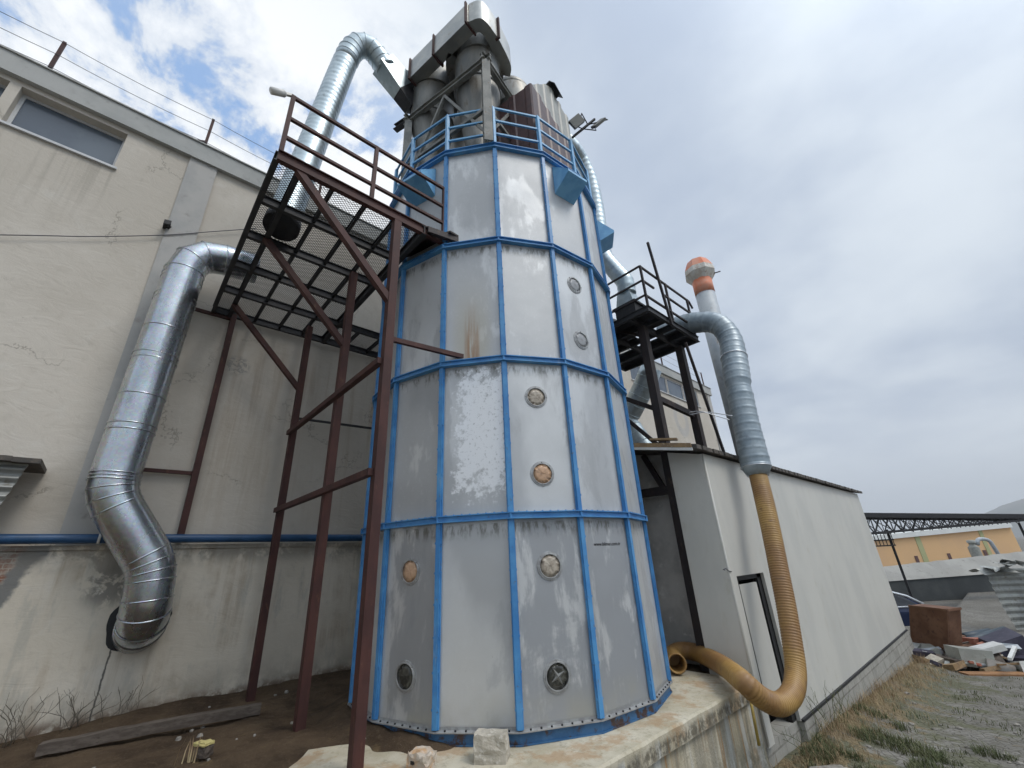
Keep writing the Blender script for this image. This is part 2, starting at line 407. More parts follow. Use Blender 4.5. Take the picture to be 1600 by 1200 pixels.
def plaster(name, plinth=False):
    m, N, b, g = newmat(name, .9, 0, .2)
    x, y, z = N.sep(g)
    v1 = N.scalev(g, (1, 1, 1.25))
    n = N.noise(v1, .55, 6, .55); f = N.noise(g, 6, 7, .6)
    c = N.mix(N.step(n, .36, .66), (.505, .466, .405) if not plinth else (.58, .53, .44), (.58, .54, .478) if not plinth else (.66, .61, .52))
    c = N.mix(N.math('MULTIPLY', N.step(f, .52, .75), .35), c, (.42, .385, .33))
    c = N.mix(N.math('MULTIPLY', N.step(N.noise(g, 1.7, 6, .7, .6), .56, .68), .3), c, (.62, .60, .55))
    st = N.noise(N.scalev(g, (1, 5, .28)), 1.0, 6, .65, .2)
    if not plinth:
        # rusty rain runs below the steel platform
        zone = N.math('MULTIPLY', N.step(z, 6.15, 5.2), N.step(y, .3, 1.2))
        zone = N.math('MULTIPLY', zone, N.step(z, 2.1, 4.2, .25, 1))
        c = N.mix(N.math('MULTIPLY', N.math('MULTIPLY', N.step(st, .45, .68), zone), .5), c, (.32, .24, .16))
        c = N.mix(N.math('MULTIPLY', N.math('MULTIPLY', N.step(y, .5, 2.6), N.step(z, 6.3, 5.8)), .12), c, (.36, .32, .27))  # platform's shade put into the wall colour, evenly below the deck
        dr = N.math('MULTIPLY', N.math('MULTIPLY', N.step(y, -3.0, -2.9), N.step(y, -1.42, -1.5)), N.math('MULTIPLY', N.step(z, 8.47, 8.40), N.step(z, 6.6, 8.3)))
        c = N.mix(N.math('MULTIPLY', N.math('MULTIPLY', dr, N.step(N.noise(N.scalev(g, (1, 6, .2)), 1.4, 5, .6), .48, .66)), .4), c, (.30, .275, .235))
        cr = N.voro(N.vmath('ADD', N.scalev(g, (1, .5, .7)), N.scalev(N.noise(g, 2.0, 5, .7, 0, 1), (.5, .5, .5))), .62, 'DISTANCE_TO_EDGE')
        c = N.mix(N.math('MULTIPLY', N.math('MULTIPLY', N.step(cr, .006, .001), N.step(N.noise(g, .7, 3), .50, .60)), .55), c, (.20, .18, .15))
        # grey trowelled repair
        q = N.vmath('LENGTH', N.scalev(N.vmath('SUBTRACT', g, (-8.65, 1.02, 5.25)), (1, 1, 1)), out=1)
        c = N.mix(N.math('MULTIPLY', N.math('MULTIPLY', N.step(q, .24, .13), N.step(N.noise(g, 14, 6, .75, 1.0), .45, .56)), .75), c, (.25, .25, .245))
        q = N.vmath('LENGTH', N.scalev(N.vmath('SUBTRACT', g, (-8.65, 18.7, 7.4)), (1, 1, .8)), out=1)
        c = N.mix(N.math('MULTIPLY', N.math('MULTIPLY', N.step(q, .75, .6), N.step(q, .3, .45)), .45), c, (.36, .37, .39))
    else:
        c = N.mix(N.math('MULTIPLY', N.math('MULTIPLY', N.step(st, .46, .66), N.step(N.noise(g, 1.3, 5, .6), .40, .62)), .6), c, (.34, .265, .18))
        c = N.mix(N.math('MULTIPLY', N.step(N.noise(N.scalev(g, (1, 2.5, .6)), 1.6, 6, .7), .52, .66), .45), c, (.37, .37, .33))
        # damp foot of the wall
        low = N.math('MULTIPLY', N.step(z, .55, .02), N.step(N.noise(g, 2.5, 6, .7), .3, .6))
        c = N.mix(N.math('MULTIPLY', low, .7), c, (.30, .27, .22))
        low2 = N.math('MULTIPLY', N.step(z, .16, .0), N.step(N.noise(g, 8, 6, .7), .35, .55))
        c = N.mix(N.math('MULTIPLY', low2, .85), c, (.12, .075, .05))
        # missing plaster: grey render, then brick at the far left
        e = N.noise(g, 3.2, 7, .7, .3)
        py = N.math('ADD', y, N.math('MULTIPLY', N.math('SUBTRACT', e, .5), .7))
        pz = N.math('ADD', z, N.math('MULTIPLY', N.math('SUBTRACT', e, .5), 1.0))
        edge = N.math('ADD', N.math('MULTIPLY', N.math('SUBTRACT', pz, 1.35), .38), -.92)
        grey = N.math('MULTIPLY', N.step(N.math('SUBTRACT', py, edge), .10, .03), N.step(pz, .55, .75))
        c = N.mix(N.math('MULTIPLY', grey, .9), c, (.15, .155, .155))
        br = N.n('ShaderNodeTexBrick'); N.put(br.inputs['Vector'], N.comb(y, z, 0.0)); br.inputs['Scale'].default_value = 4.2
        br.inputs['Color1'].default_value = (.20,.075,.045,1); br.inputs['Color2'].default_value = (.27,.12,.075,1); br.inputs['Mortar'].default_value = (.38,.35,.30,1)
        brick = N.math('MULTIPLY', N.step(N.math('SUBTRACT', py, edge), -.10, -.17), N.step(pz, .75, .95))
        c = N.mix(brick, c, N.mix(N.step(f, .45, .6), br.outputs[0], (.40, .37, .32)))
        crack = N.math('ABSOLUTE', N.math('SUBTRACT', N.math('ADD', y, N.math('MULTIPLY', N.math('SUBTRACT', N.noise(g, 5, 6, .7), .5), .07)), N.math('ADD', .30, N.math('MULTIPLY', z, .02))))
        c = N.mix(N.math('MULTIPLY', N.math('MULTIPLY', N.step(crack, .014, .005), N.step(z, 1.05, .95)), .85), c, (.06, .055, .05))
        top = N.math('MULTIPLY', N.step(z, 1.72, 2.0), N.step(e, .40, .55))
        c = N.mix(N.math('MULTIPLY', top, .65), c, (.20, .19, .165))
        # ragged stained patch beside the duct outlet
        q = N.vmath('LENGTH', N.scalev(N.vmath('SUBTRACT', g, (-8.5, .12, 1.62)), (.3, 1, 1.0)), out=1)
        c = N.mix(N.math('MULTIPLY', N.math('MULTIPLY', N.step(q, .42, .15), N.step(e, .42, .52)), .8), c, (.17, .165, .15))
    N.put(b.inputs['Base Color'], c)
    tr = N.noise(N.scalev(g, (1, .8, 1.6)), 3.2, 7, .6, 1.6)
    bump(N, b, N.math('ADD', N.math('MULTIPLY', tr, .8), N.math('MULTIPLY', N.noise(g, 40, 4), .12)), .22, .05)
    return m
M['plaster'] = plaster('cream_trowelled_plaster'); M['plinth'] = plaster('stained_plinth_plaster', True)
M['band'] = simple('grey_painted_concrete', (.34,.35,.34), (.40,.405,.39), .9, .85, c3=(.30,.30,.29), s3=4, lo3=.55, hi3=.75, bmp=.08)
M['pilaster'] = simple('grey_concrete_pilaster', (.36,.36,.35), (.43,.42,.40), 1.0, .9, c3=(.30,.29,.27), s3=5, lo3=.55, hi3=.75, bmp=.12)
M['grey_plaster'] = simple('dark_bare_render', (.40,.39,.37), (.56,.54,.51), 1.4, .95, c3=(.68,.66,.62), s3=4.5, lo3=.56, hi3=.72, bmp=.4)

def pad_mat():
    m, N, b, g = newmat('stained_old_concrete', .92, 0, .25)
    x, y, z = N.sep(g)
    n = N.noise(g, 1.6, 7, .65); f = N.noise(g, 11, 7, .7)
    c = N.mix(N.step(n, .35, .65), (.42, .375, .275), (.57, .53, .43))
    c = N.mix(N.math('MULTIPLY', N.step(f, .52, .66), .6), c, (.30, .27, .20))
    c = N.mix(N.math('MULTIPLY', N.step(N.noise(g, 2.0, 7, .7), .50, .62), .6), c, (.38, .235, .12))
    st = N.noise(N.scalev(g, (1, 4.5, .22)), 1.6, 6, .65, .3)
    face = N.step(z, .0, -.06)
    c = N.mix(N.math('MULTIPLY', N.math('MULTIPLY', N.step(st, .40, .56), face), .7), c, (.22, .205, .165))
    c = N.mix(N.math('MULTIPLY', N.math('MULTIPLY', N.step(N.noise(N.scalev(g, (1, 3.4, .12)), 2.1, 5, .6), .57, .66), face), .85), c, (.36, .19, .06))
    c = N.mix(N.math('MULTIPLY', N.math('MULTIPLY', N.step(N.noise(N.scalev(g, (1, 4, .3)), 1.3, 5, .6), .53, .64), face), .6), c, (.55, .57, .56))
    lip = N.math('MULTIPLY', N.step(z, -.19, -.13), N.step(z, -.02, -.08))
    c = N.mix(N.math('MULTIPLY', N.math('MULTIPLY', lip, N.step(f, .40, .55)), .75), c, (.09, .08, .06))
    foot = N.math('MULTIPLY', N.step(z, -.35, -.75), N.step(f, .35, .6))
    c = N.mix(N.math('MULTIPLY', foot, .6), c, (.13, .13, .09))
    N.put(b.inputs['Base Color'], c)
    bump(N, b, N.math('ADD', f, N.math('MULTIPLY', N.noise(g, 45, 4), .4)), .6, .02)
    return m
M['pad'] = pad_mat()
def dirt_mat():
    m, N, b, g = newmat('damp_brown_soil', .97, 0, .15)
    n = N.noise(g, 1.1, 7, .65); f = N.noise(g, 16, 7, .7)
    c = N.mix(N.step(n, .36, .64), (.062, .042, .028), (.125, .088, .056))
    c = N.mix(N.math('MULTIPLY', N.step(f, .5, .68), .5), c, (.15, .11, .07))
    c = N.mix(N.math('MULTIPLY', N.step(N.noise(g, 2.8, 5, .7), .60, .70), .55), c, (.19, .135, .07))
    c = N.mix(N.step(N.voro(g, 42), .10, .06), c, (.30, .27, .23))
    N.put(b.inputs['Base Color'], c)
    bump(N, b, N.math('ADD', f, N.math('MULTIPLY', N.noise(g, 60, 5, .7), .5)), .9, .04)
    return m
M['dirt'] = dirt_mat()
def yard_mat():
    m, N, b, g = newmat('worn_cobbled_yard', .95, 0, .2)
    w = N.vmath('ADD', g, N.vmath('SCALE', N.noise(g, 3, 3, .5, 0, 1)))
    w.node.inputs[1].default_value = (0, 0, 0)
    vv = N.scalev(g, (1, 1.25, 0))
    cell = N.voro(vv, 8.5); ed = N.voro(vv, 8.5, 'DISTANCE_TO_EDGE')
    n = N.noise(g, .8, 7, .65); f = N.noise(g, 9, 7, .7)
    c = N.mix(N.step(n, .34, .66), (.160, .152, .135), (.235, .225, .205))
    c = N.mix(N.math('MULTIPLY', N.math('MULTIPLY', N.step(ed, .09, .01), N.step(N.noise(g, 2.4, 5, .6), .35, .6)), .5), c, (.095, .09, .07))
    c = N.mix(N.math('MULTIPLY', N.step(f, .46, .64), .6), c, (.12, .11, .085))
    c = N.mix(N.math('MULTIPLY', N.step(N.noise(g, 30, 5, .7), .52, .7), .5), c, (.27, .26, .235))
    x, y, z = N.sep(g)
    # moss and dry litter near the wall and in patches
    moss = N.math('ADD', N.noise(g, 1.1, 7, .7), N.step(x, -.4, -2.6, 0, .16))
    c = N.mix(N.math('MULTIPLY', N.math('MULTIPLY', N.step(moss, .56, .68), .65), N.step(y, 19, 15)), c, (.105, .11, .055))
    c = N.mix(N.math('MULTIPLY', N.step(N.math('ADD', N.noise(g, 2.3, 7, .7), N.step(x, -1.5, -2.7, 0, .18)), .62, .70), N.step(y, 20, 17, 0, .8)), c, (.20, .15, .085))
    N.put(b.inputs['Base Color'], c)
    bump(N, b, N.math('ADD', N.step(ed, .0, .12), N.math('MULTIPLY', f, .8)), .7, .03)
    return m
M['yard'] = yard_mat()
def block_wall_mat():
    m, N, b, g = newmat('concrete_block_masonry', .95, 0, .2)
    x, y, z = N.sep(g)
    br = N.n('ShaderNodeTexBrick'); N.put(br.inputs['Vector'], N.comb(y, z, 0.0)); br.inputs['Scale'].default_value = 1.0
    br.inputs['Brick Width'].default_value = .42; br.inputs['Row Height'].default_value = .21; br.inputs['Mortar Size'].default_value = .012
    br.inputs['Color1'].default_value = (.27,.265,.24,1); br.inputs['Color2'].default_value = (.33,.325,.295,1); br.inputs['Mortar'].default_value = (.20,.19,.17,1)
    f = N.noise(g, 5, 7, .7)
    c = N.mix(N.math('MULTIPLY', N.step(f, .42, .62), .7), br.outputs[0], (.36, .35, .32))
    c = N.mix(N.math('MULTIPLY', N.step(N.noise(N.scalev(g, (1, 2, .5)), 2, 6, .7), .54, .66), .5), c, (.19, .185, .155))
    N.put(b.inputs['Base Color'], c); bump(N, b, N.math('ADD', f, br.outputs[1]), .5, .02)
    return m
M['blockwall'] = block_wall_mat()
def blade_mat(name, c1, c2):
    m, N, b, g = newmat(name, .8, 0, .2)
    N.put(b.inputs['Base Color'], N.mix(N.step(N.noise(g, 4, 4), .35, .65), c1, c2)); return m
M['dry'] = blade_mat('dry_grass_blades', (.42, .34, .20), (.29, .20, .125))
M['green'] = blade_mat('green_weed_blades', (.085, .105, .048), (.135, .14, .07))
M['twig'] = blade_mat('dead_stems', (.16, .14, .11), (.10, .09, .07))

# ------------------------------------------------------------------ setting: ground
def yard_z(x, y):
    pts = [(-400, -.05), (-4, -.10), (2, -.42), (6.6, -.92), (9, -1.10), (17.5, -1.54), (24, -1.55), (45, -1.55), (4000, -1.6)]
    for (a, za), (b, zb) in zip(pts, pts[1:]):
        if y <= b: return za+(zb-za)*(y-a)/(b-a)
    return pts[-1][1]
def lerp_list(a, b, n): return [a+(b-a)*i/n for i in range(n+1)]
def grid(mb, xs, ys, fz):
    b = len(mb.v); nx = len(xs)
    for y in ys:
        for x in xs: mb.v.append(Vector((x, y, fz(x, y))))
    for j in range(len(ys)-1):
        for i in range(nx-1):
            mb.f.append([b+j*nx+i, b+j*nx+i+1, b+(j+1)*nx+i+1, b+(j+1)*nx+i]); mb.sm.append(True)
g = MB()
xs = [-4000,-600,-100,-30]+lerp_list(-12,-3.2,10)+lerp_list(-3.1,6,70)+[10,20,40,100,600,4000]
ys = [-4000,-600,-60,-15]+lerp_list(-6,4.5,12)+lerp_list(4.8,14,80)+lerp_list(14.5,45,60)+[60,100,200,600,4000]
def ground_z(x, y):
    z = yard_z(x, y)
    if x < -3.15: z -= .35
    if -3 < x < 8 and 3 < y < 30:
        z += mnoise.noise(Vector((x*2.2, y*2.2, 0)))*.03 + max(0, .16-abs(x+2.75)*.22)*min(1,max(0,(y-7.2)/1.5))
    return z
grid(g, xs, ys, ground_z)
tag(g.build('ground', M['yard'], org=(0,0,0)), kind='structure')
def dirt_z(x, y):
    z = -.02+mnoise.noise(Vector((x*.9, y*.9, 3)))*.07+mnoise.noise(Vector((x*4, y*4, 9)))*.022+mnoise.noise(Vector((x*11, y*11, 2)))*.010
    if x < -7.6: z += .06*(-7.6-x)+mnoise.noise(Vector((x*2, y*1.7, 5)))*.03
    if y < .2: z -= .08*min(1.6, (.2-y))
    d = math.hypot(x+5.84, y-1.99); z += .06*math.exp(-(d/.35)**2)
    rr = math.hypot(x-SC0[0], y-SC0[1]); aa = math.degrees(math.atan2(y-SC0[1], x-SC0[0]))
    if rr < 3.2 and -150 < aa < -50:
        k = min(1, (aa+150)/20, (-50-aa)/16); z = max(z, .125*k-max(0, rr-2.22)*.42+mnoise.noise(Vector((x*5,y*5,8)))*.03*k-.02)
    return z-.015
SC0 = (-5.385, 4.667)
g = MB(); grid(g, lerp_list(-8.7,-3.4,95), lerp_list(-5,8.2,190), dirt_z)
tag(g.build('soil', M['dirt'], org=(0,0,0)), kind='structure')
# far hills
g = MB()
prof = [(-22,.0),(-14,.5),(-8,.9),(-4,1.35),(-1.3,1.9),(-.1,2.48),(1.55,2.92),(3,3.2),(6,4.0),(9,4.3),(13,3.6),(18,4.2),(26,3.0),(36,2.2),(50,.0)]
rows = []
for i in range(len(prof)-1):
    for k in range(6):
        t = k/6; rows.append((prof[i][0]*(1-t)+prof[i+1][0]*t, prof[i][1]*(1-t)+prof[i+1][1]*t))
rows.append(prof[-1])
b0 = len(g.v)
fr = [(2300,0),(2600,.35),(2900,.75),(3200,1.0),(3600,.6),(4200,0)]
for az, el in rows:
    h = math.tan(R_(el))*3200
    for j, (rr, k) in enumerate(fr):
        wob = mnoise.noise(Vector((az*.35, j*1.3, 0)))*45*(0 if k in (0, 1) else 1)*min(1, h/60)
        hh = h*k+wob+mnoise.noise(Vector((az*1.4, j*2.0, 7)))*3*(1 if k else 0)
        g.v.append(Vector((math.sin(R_(az))*rr, math.cos(R_(az))*rr, hh-1.6 if k else -3)))
nf = len(fr)
for i in range(len(rows)-1):
    for j in range(nf-1):
        g.f.append([b0+i*nf+j, b0+(i+1)*nf+j, b0+(i+1)*nf+j+1, b0+i*nf+j+1]); g.sm.append(True)
tag(g.build('hills', M['hill'], org=(0,3000,0)), kind='structure')

# ------------------------------------------------------------------ concrete plinth under the silo
g = MB()
edge = [(-2.9,-2.0),(-2.9,6.78),(-4.7,6.78),(-7.2,6.78),(-7.2,5.6),(-5.4,4.6),(-4.35,3.3),(-4.22,2.98),(-4.5,2.72),(-4.82,2.62),(-5.02,2.36),(-5.27,1.93),(-4.9,1.55),(-4.62,.6),(-4.45,-2.0)]
def refine(poly, step):
    out = []
    for (a, b), (c, d) in zip(poly, poly[1:]+poly[:1]):
        n = max(1, int(math.hypot(c-a, d-b)/step))
        for k in range(n): out.append((a+(c-a)*k/n, b+(d-b)*k/n))
    return out
ep = refine(edge, .12)
ep2 = []
for x, y in ep:
    j = .012 if x > -2.95 else .05
    ep2.append((x+mnoise.noise(Vector((x*5, y*5, 1)))*j, y+mnoise.noise(Vector((x*5, y*5, 4)))*j))
n = len(ep2); cxp = sum(p[0] for p in ep2)/n; cyp = sum(p[1] for p in ep2)/n
def prow(off, z): 
    r = []
    for x, y in ep2:
        d = off if x > -2.98 else 0
        r.append(Vector((x+d, y, z+mnoise.noise(Vector((x*3, y*3, z)))*.008)))
    return r
g.rings([prow(-.05,-1.3), prow(-.05,-.17), prow(0,-.155), prow(0,.002), prow(-.018,.022)], n, False, True)
pad = tag(g.build('concrete_plinth', M['pad'], org=(-3.8,3,-.6)), 'rust stained old concrete plinth carrying the blue ribbed silo', 'plinth')

# ------------------------------------------------------------------ factory building on the left
XW = -8.65; ZT = 9.87
fb = thing('factory_building', (XW, 8, 0), 'long cream plastered factory hall with grey parapet along the left side', 'building')
Y0, Y1 = -14.0, 22.68
wins = [(-6.4,-4.85),(-4.5,-2.98),(-2.85,-1.5)] + [(14.9,16.42),(16.46,17.98),(18.02,19.54),(19.58,21.1)]
g = MB(); XB = XW-9
g.box((XB,Y0,2.05),(XW,Y1,8.5)); g.box((XB,Y0,9.36),(XW,Y1,9.46))
ycur = Y0
for a, b in wins:
    if a-ycur > .0: g.box((XB,ycur,8.5),(XW,a,9.36))
    g.box((XB,a,8.5),(XW-.34,b,9.36)); ycur = b
g.box((XB,ycur,8.5),(XW,Y1,9.36))
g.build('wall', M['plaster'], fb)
g = MB(); g.box((XB,Y0,-1.8),(XW+.12,Y1,2.05))
pl = g.build('plinth_wall', M['plinth'], fb)
g = MB(); g.box((XB,Y0,2.05),(XW+.15,Y1,2.11)); g.build('ledge', M['plinth'], fb)
g = MB(); g.box((XB,Y0-.1,9.46),(XW+.10,Y1+.08,9.87)); g.box((XW+.06,Y0-.1,9.87),(XW+.13,Y1+.1,9.895)); g.build('parapet', M['band'], fb)
for y0, y1 in ((-.56,-.10),(22.25,22.6)):
    g = MB(); g.box((XW-.2,y0,2.11),(XW+.045,y1,9.46)); g.build('pilaster', M['pilaster'], fb)
for a, b in wins:
    g = MB(); x = XW-(.16 if a < 0 else .03); t = .05
    g.box((x-.05,a,8.5),(x,b,8.5+t)); g.box((x-.05,a,9.36-t),(x,b,9.36)); g.box((x-.05,a,8.5+t),(x,a+t,9.36-t)); g.box((x-.05,b-t,8.5+t),(x,b,9.36-t))
    g.box((x-.05,a-.03,8.455),(XW+.05,b+.05,8.498))
    w = g.build('window', M['alu'], fb)
    g = MB(); g.box((x-.035,a+t,8.5+t),(x-.02,b-t,9.36-t)); g.build('pane', M['glass_dark'], w)
g = MB()
pts = []
for i in range(40):
    a = 2*math.pi*i/40; rr = .345+.045*mnoise.noise(Vector((math.cos(a)*2.2, math.sin(a)*2.2, 2)))
    pts.append(Vector((XW+.124, .54+rr*math.cos(a), 1.10+rr*1.08*math.sin(a))))
g.add(pts, [list(range(40))]); g.build('duct_hole_dark', M['black'], fb)  # flat black patch painting the dark of a hole that is not cut

wf = thing('wire_fence', (XW-.1, 8, ZT), 'thin three strand wire fence on posts along the factory parapet', 'fence')
ys = [-7.4,-5.04,-2.73,-.42]+[1.9+2.32*i for i in range(9)]+[22.5]
for i, y in enumerate(ys):
    g = MB(); g.bar((XW-.1,y,ZT+.02),(XW-.1+.0,y,ZT+.99),.05,.05)
    if i % 4 == 3: g.bar((XW-.1,y,ZT+.30),(XW-.1,y-.5,ZT+.03),.03)
    g.build('post', M['rust'], wf)
for z in (.25,.60,.95):
    pts = []
    for a, b in zip(ys, ys[1:]):
        for k in range(6):
            t = k/6; pts.append((XW-.07, a+(b-a)*t, ZT+z-.05*4*t*(1-t)))
    pts.append((XW-.07, ys[-1], ZT+z))
    g = MB(); g.tube(pts, .006, 5); g.build('wire', M['wire'], wf)
# thin cable slung over the wall
pts = [on(0, XW+.06, *q) for q in ((-60,366),(60,368),(150,369.5),(262,367),(330,362),(400,357))]
g = MB(); g.tube(smooth_path(pts,.1), .008, 6)
tag(g.build('slack_cable', M['wire']), 'thin slack cable strung across the plain cream wall', 'cable')
g = MB(); p = on(0, XW+.1, 261, 351); g.obox(p,(.09,0,0),(0,.05,.01),(0,0,.045)); g.bar(p, p+Vector((-.12,.1,.03)), .03)
tag(g.build('wall_bracket', M['black']), 'small black bracket beside the grey pilaster', 'bracket')
g = MB(); g.tube([(XW+.22,y,2.19) for y in lerp_list(-13,9,30)], .062, 16)
bp = tag(g.build('water_pipe', M['pipe_blue'], org=(XW+.22,0,2.12)), 'long dark blue water pipe running along the ledge of the wall', 'pipe')
g = MB(); g.tube([(XW+.22,y,2.19) for y in (-.155,-.125)], .07, 16)
g.build('clip', M['white'], bp)
# corrugated skirt at the left edge of the picture
aw = thing('lean_to_roof', (-8.2,-2.2,2.45), 'small corrugated lean-to with dark edge jutting out at the left', 'lean-to')
g = MB(); vsr = []
for i in range(49):
    z = 2.40+.66*i/48; xo = .022*math.sin(i/48*2*math.pi*6)
    ye = -1.13+(.12*(z-2.4)/.66)
    vsr.append((Vector((-7.98+xo,-3.4,z)), Vector((-7.98+xo,ye,z)), Vector((-8.02+xo,ye,z)), Vector((-8.02+xo,-3.4,z))))
b0 = len(g.v)
for r in vsr: g.v += r
for i in range(48):
    for j in range(4):
        k = (j+1)%4; g.f.append([b0+i*4+j,b0+i*4+k,b0+(i+1)*4+k,b0+(i+1)*4+j]); g.sm.append(False)
g.build('corrugated_skirt', M['corr'], aw)
g = MB()
for i in range(10):
    y = -3.4+i*.25; w = mnoise.noise(Vector((i*1.7,0,0)))*.03
    g.box((-8.62,y,3.06+w),(-7.86+w,y+.25,3.12+w))
g.build('roof_edge', M['tile'], aw)

# ------------------------------------------------------------------ big galvanised duct on the wall
XD = -8.05
ctr = [(XD+.04,.90,7.02),(XD+.04,.40,7.02),(XD+.02,-.10,6.95),(XD,-.17,2.75),(XD,.50,1.80),(XD,.56,1.12),(XD-.36,.56,.98),(XD-.55,.56,.98)]
path = fillet([ctr[0],ctr[2],ctr[3],ctr[4],ctr[5],ctr[7]], .66, 3)
g = MB(); gore_tube(g, path, .278, every=1.15, seg=40)
for z in (5.85,4.75,3.62,2.92,6.28):
    t = (6.95-z)/4.2; y = -.17+.07*(1-t) if False else -.10-.07*t
    for dz in (0,.09): g.tube([(XD,y,z+dz-.012),(XD,y,z+dz+.012)], .288, 40)
ld = g.build('extraction_duct', M['galv_duct'], org=(XD,0,.9)); tag(ld, 'wide shiny galvanised duct bending down the cream wall into a hole', 'duct')

# ------------------------------------------------------------------ silo
SC = Vector((-5.385,4.667,0)); SR = 2.141; SP = -.683; NS = 16
ZR = [.09,2.11,4.09,6.07,8.09]
def sv(k, r, z):
    a = SP+k*2*math.pi/NS; return Vector((SC.x+r*math.cos(a), SC.y+r*math.sin(a), z))
silo = thing('dust_silo', (SC.x,SC.y,0), 'tall many-sided zinc silo with bright blue ribs and ring beams', 'silo')
def ringloft(mb, prof):
    mb.rings([[sv(k, r, z) for k in range(NS)] for r, z in prof], NS, False, False)
for i in range(4):
    for k in range(NS):
        r = SR-.012; z0 = ZR[i]+(.03 if i else .03); z1 = ZR[i+1]-.03
        a0, a1, b1, b0 = sv(k,r,z0), sv(k+1,r,z0), sv(k+1,r-.05,z0), sv(k,r-.05,z0)
        g = MB(); g.prism([a0,a1,b1,b0],(0,0,z1-z0))
        g.build('panel', M['zinc_rust'] if (i == 2 and k == 15) else M['zinc_sky_glint'] if (i == 1 and k == 15) else M['zinc_slate'] if (i == 0 and k in (14, 0, 1)) else M['zinc'], silo)
def channel(z0, z1, out=.05, lip=.035):
    t = .012
    return [(SR-.07,z0),(SR+out+lip,z0),(SR+out+lip,z0+t),(SR+out,z0+t),(SR+out,z1-t),(SR+out+lip,z1-t),(SR+out+lip,z1),(SR-.07,z1)]
for i, z in enumerate(ZR[1:]):
    g = MB(); ringloft(g, channel(z-.036,z+.040,.040,.026) if i < 3 else channel(z-.06,z+.04,.03,.03))
    if i < 3:
        for k in range(NS):
            a = sv(k, SR+.046, z-.024); c = sv(k, SR+.046, z+.030); g.bar(a, c, .02, .035)
            for q in range(1,9):
                p = sv(k,SR+.045,z+.044)*(1-q/9)+sv(k+1,SR+.045,z+.044)*(q/9)
                g.obox(p,(.007,0,0),(0,.007,0),(0,0,.005))
    g.build('ring_beam', M['blue'], silo)
g = MB(); ringloft(g, channel(.022,.125,.0,.02)); g.build('base_ring', simple('worn_blue_base_channel',(.03,.11,.24),(.05,.15,.30),5,.5,c3=(.07,.045,.04),s3=7,lo3=.50,hi3=.60), silo)
g = MB(); ringloft(g, [(SR-.07,.128),(SR+.045,.128),(SR+.045,.138),(SR-.005,.145),(SR-.005,.17)])
g.build('base_flange', M['ring'], silo)
g = MB()
for k in range(NS):
    for q in range(1,8):
        p = sv(k,SR+.027,.148)*(1-q/8)+sv(k+1,SR+.027,.148)*(q/8); g.lathe((p.x,p.y),[(.010,.139),(.010,.153)],6,False)
fbt = g.build('flange_bolts', M['dark'], silo); fbt['kind'] = 'stuff'
for k in range(NS):
    a = SP+k*2*math.pi/NS; rd = Vector((math.cos(a),math.sin(a),0)); tg = Vector((-math.sin(a),math.cos(a),0))
    g = MB()
    c = sv(k, SR+.008, 4.08); g.obox(c, rd*.026, tg*.027, (0,0,3.93))
    g.obox(sv(k,SR+.006,4.08), rd*.010, tg*.038, (0,0,3.93))
    for i in range(4):
        for q in range(6):
            z = ZR[i]+.22+q*.31
            for sgn in (-1,1): g.obox(sv(k,SR+.018,z)+tg*sgn*.033, rd*.008, tg*.009, (0,0,.011))
    g.build('rib', M['blue'], silo)
def on_panel(k, s, z, out=0):
    a = SP+(k+.5)*2*math.pi/NS; n_ = Vector((math.cos(a),math.sin(a),0))
    p = sv(k,SR-.012,z)*(1-s)+sv(k+1,SR-.012,z)*s
    tgn = Vector((-math.sin(a),math.cos(a),0))
    return p+n_*out, n_, tgn
holes = [(-2,.48,1.58,'peach_glass'),(-2,.47,.555,'dark_glass'),(0,.51,1.567,'beige_glass'),(0,.50,.536,'dark_glass'),(0,.49,3.578,'beige_glass'),(0,.50,2.587,'peach_glass'),(1,.51,5.546,'grey_glass'),(1,.51,4.573,'grey_glass')]
for k, s, z, mt in holes:
    p, n_, tg = on_panel(k, s, z); upz = Vector((0,0,1))
    g = MB(); cs = []
    for r, o in ((.150,.0),(.149,.008),(.132,.010),(.128,.018),(.119,.018),(.116,.004)):
        cs.append([p+n_*o+(tg*math.cos(2*math.pi*j/36)+upz*math.sin(2*math.pi*j/36))*r for j in range(36)])
    g.rings(cs, 36, False, False)
    for j in range(8):
        q = p+n_*.011+(tg*math.cos(2*math.pi*j/8)+upz*math.sin(2*math.pi*j/8))*.141; g.disc(q, n_, .006, .012, 6)
    ph_ = g.build('porthole', M['ring'], silo)
    g = MB(); cs = []
    for r, o in ((.117,.006),(.07,.012),(.03,.014),(.004,.0145)):
        cs.append([p+n_*(o+.006*mnoise.noise(Vector((j*.9,r*40,z))))+(tg*math.cos(2*math.pi*j/36)+upz*math.sin(2*math.pi*j/36))*r for j in range(36)])
    g.rings(cs, 36, True, True); g.build('glass', M[mt], ph_)
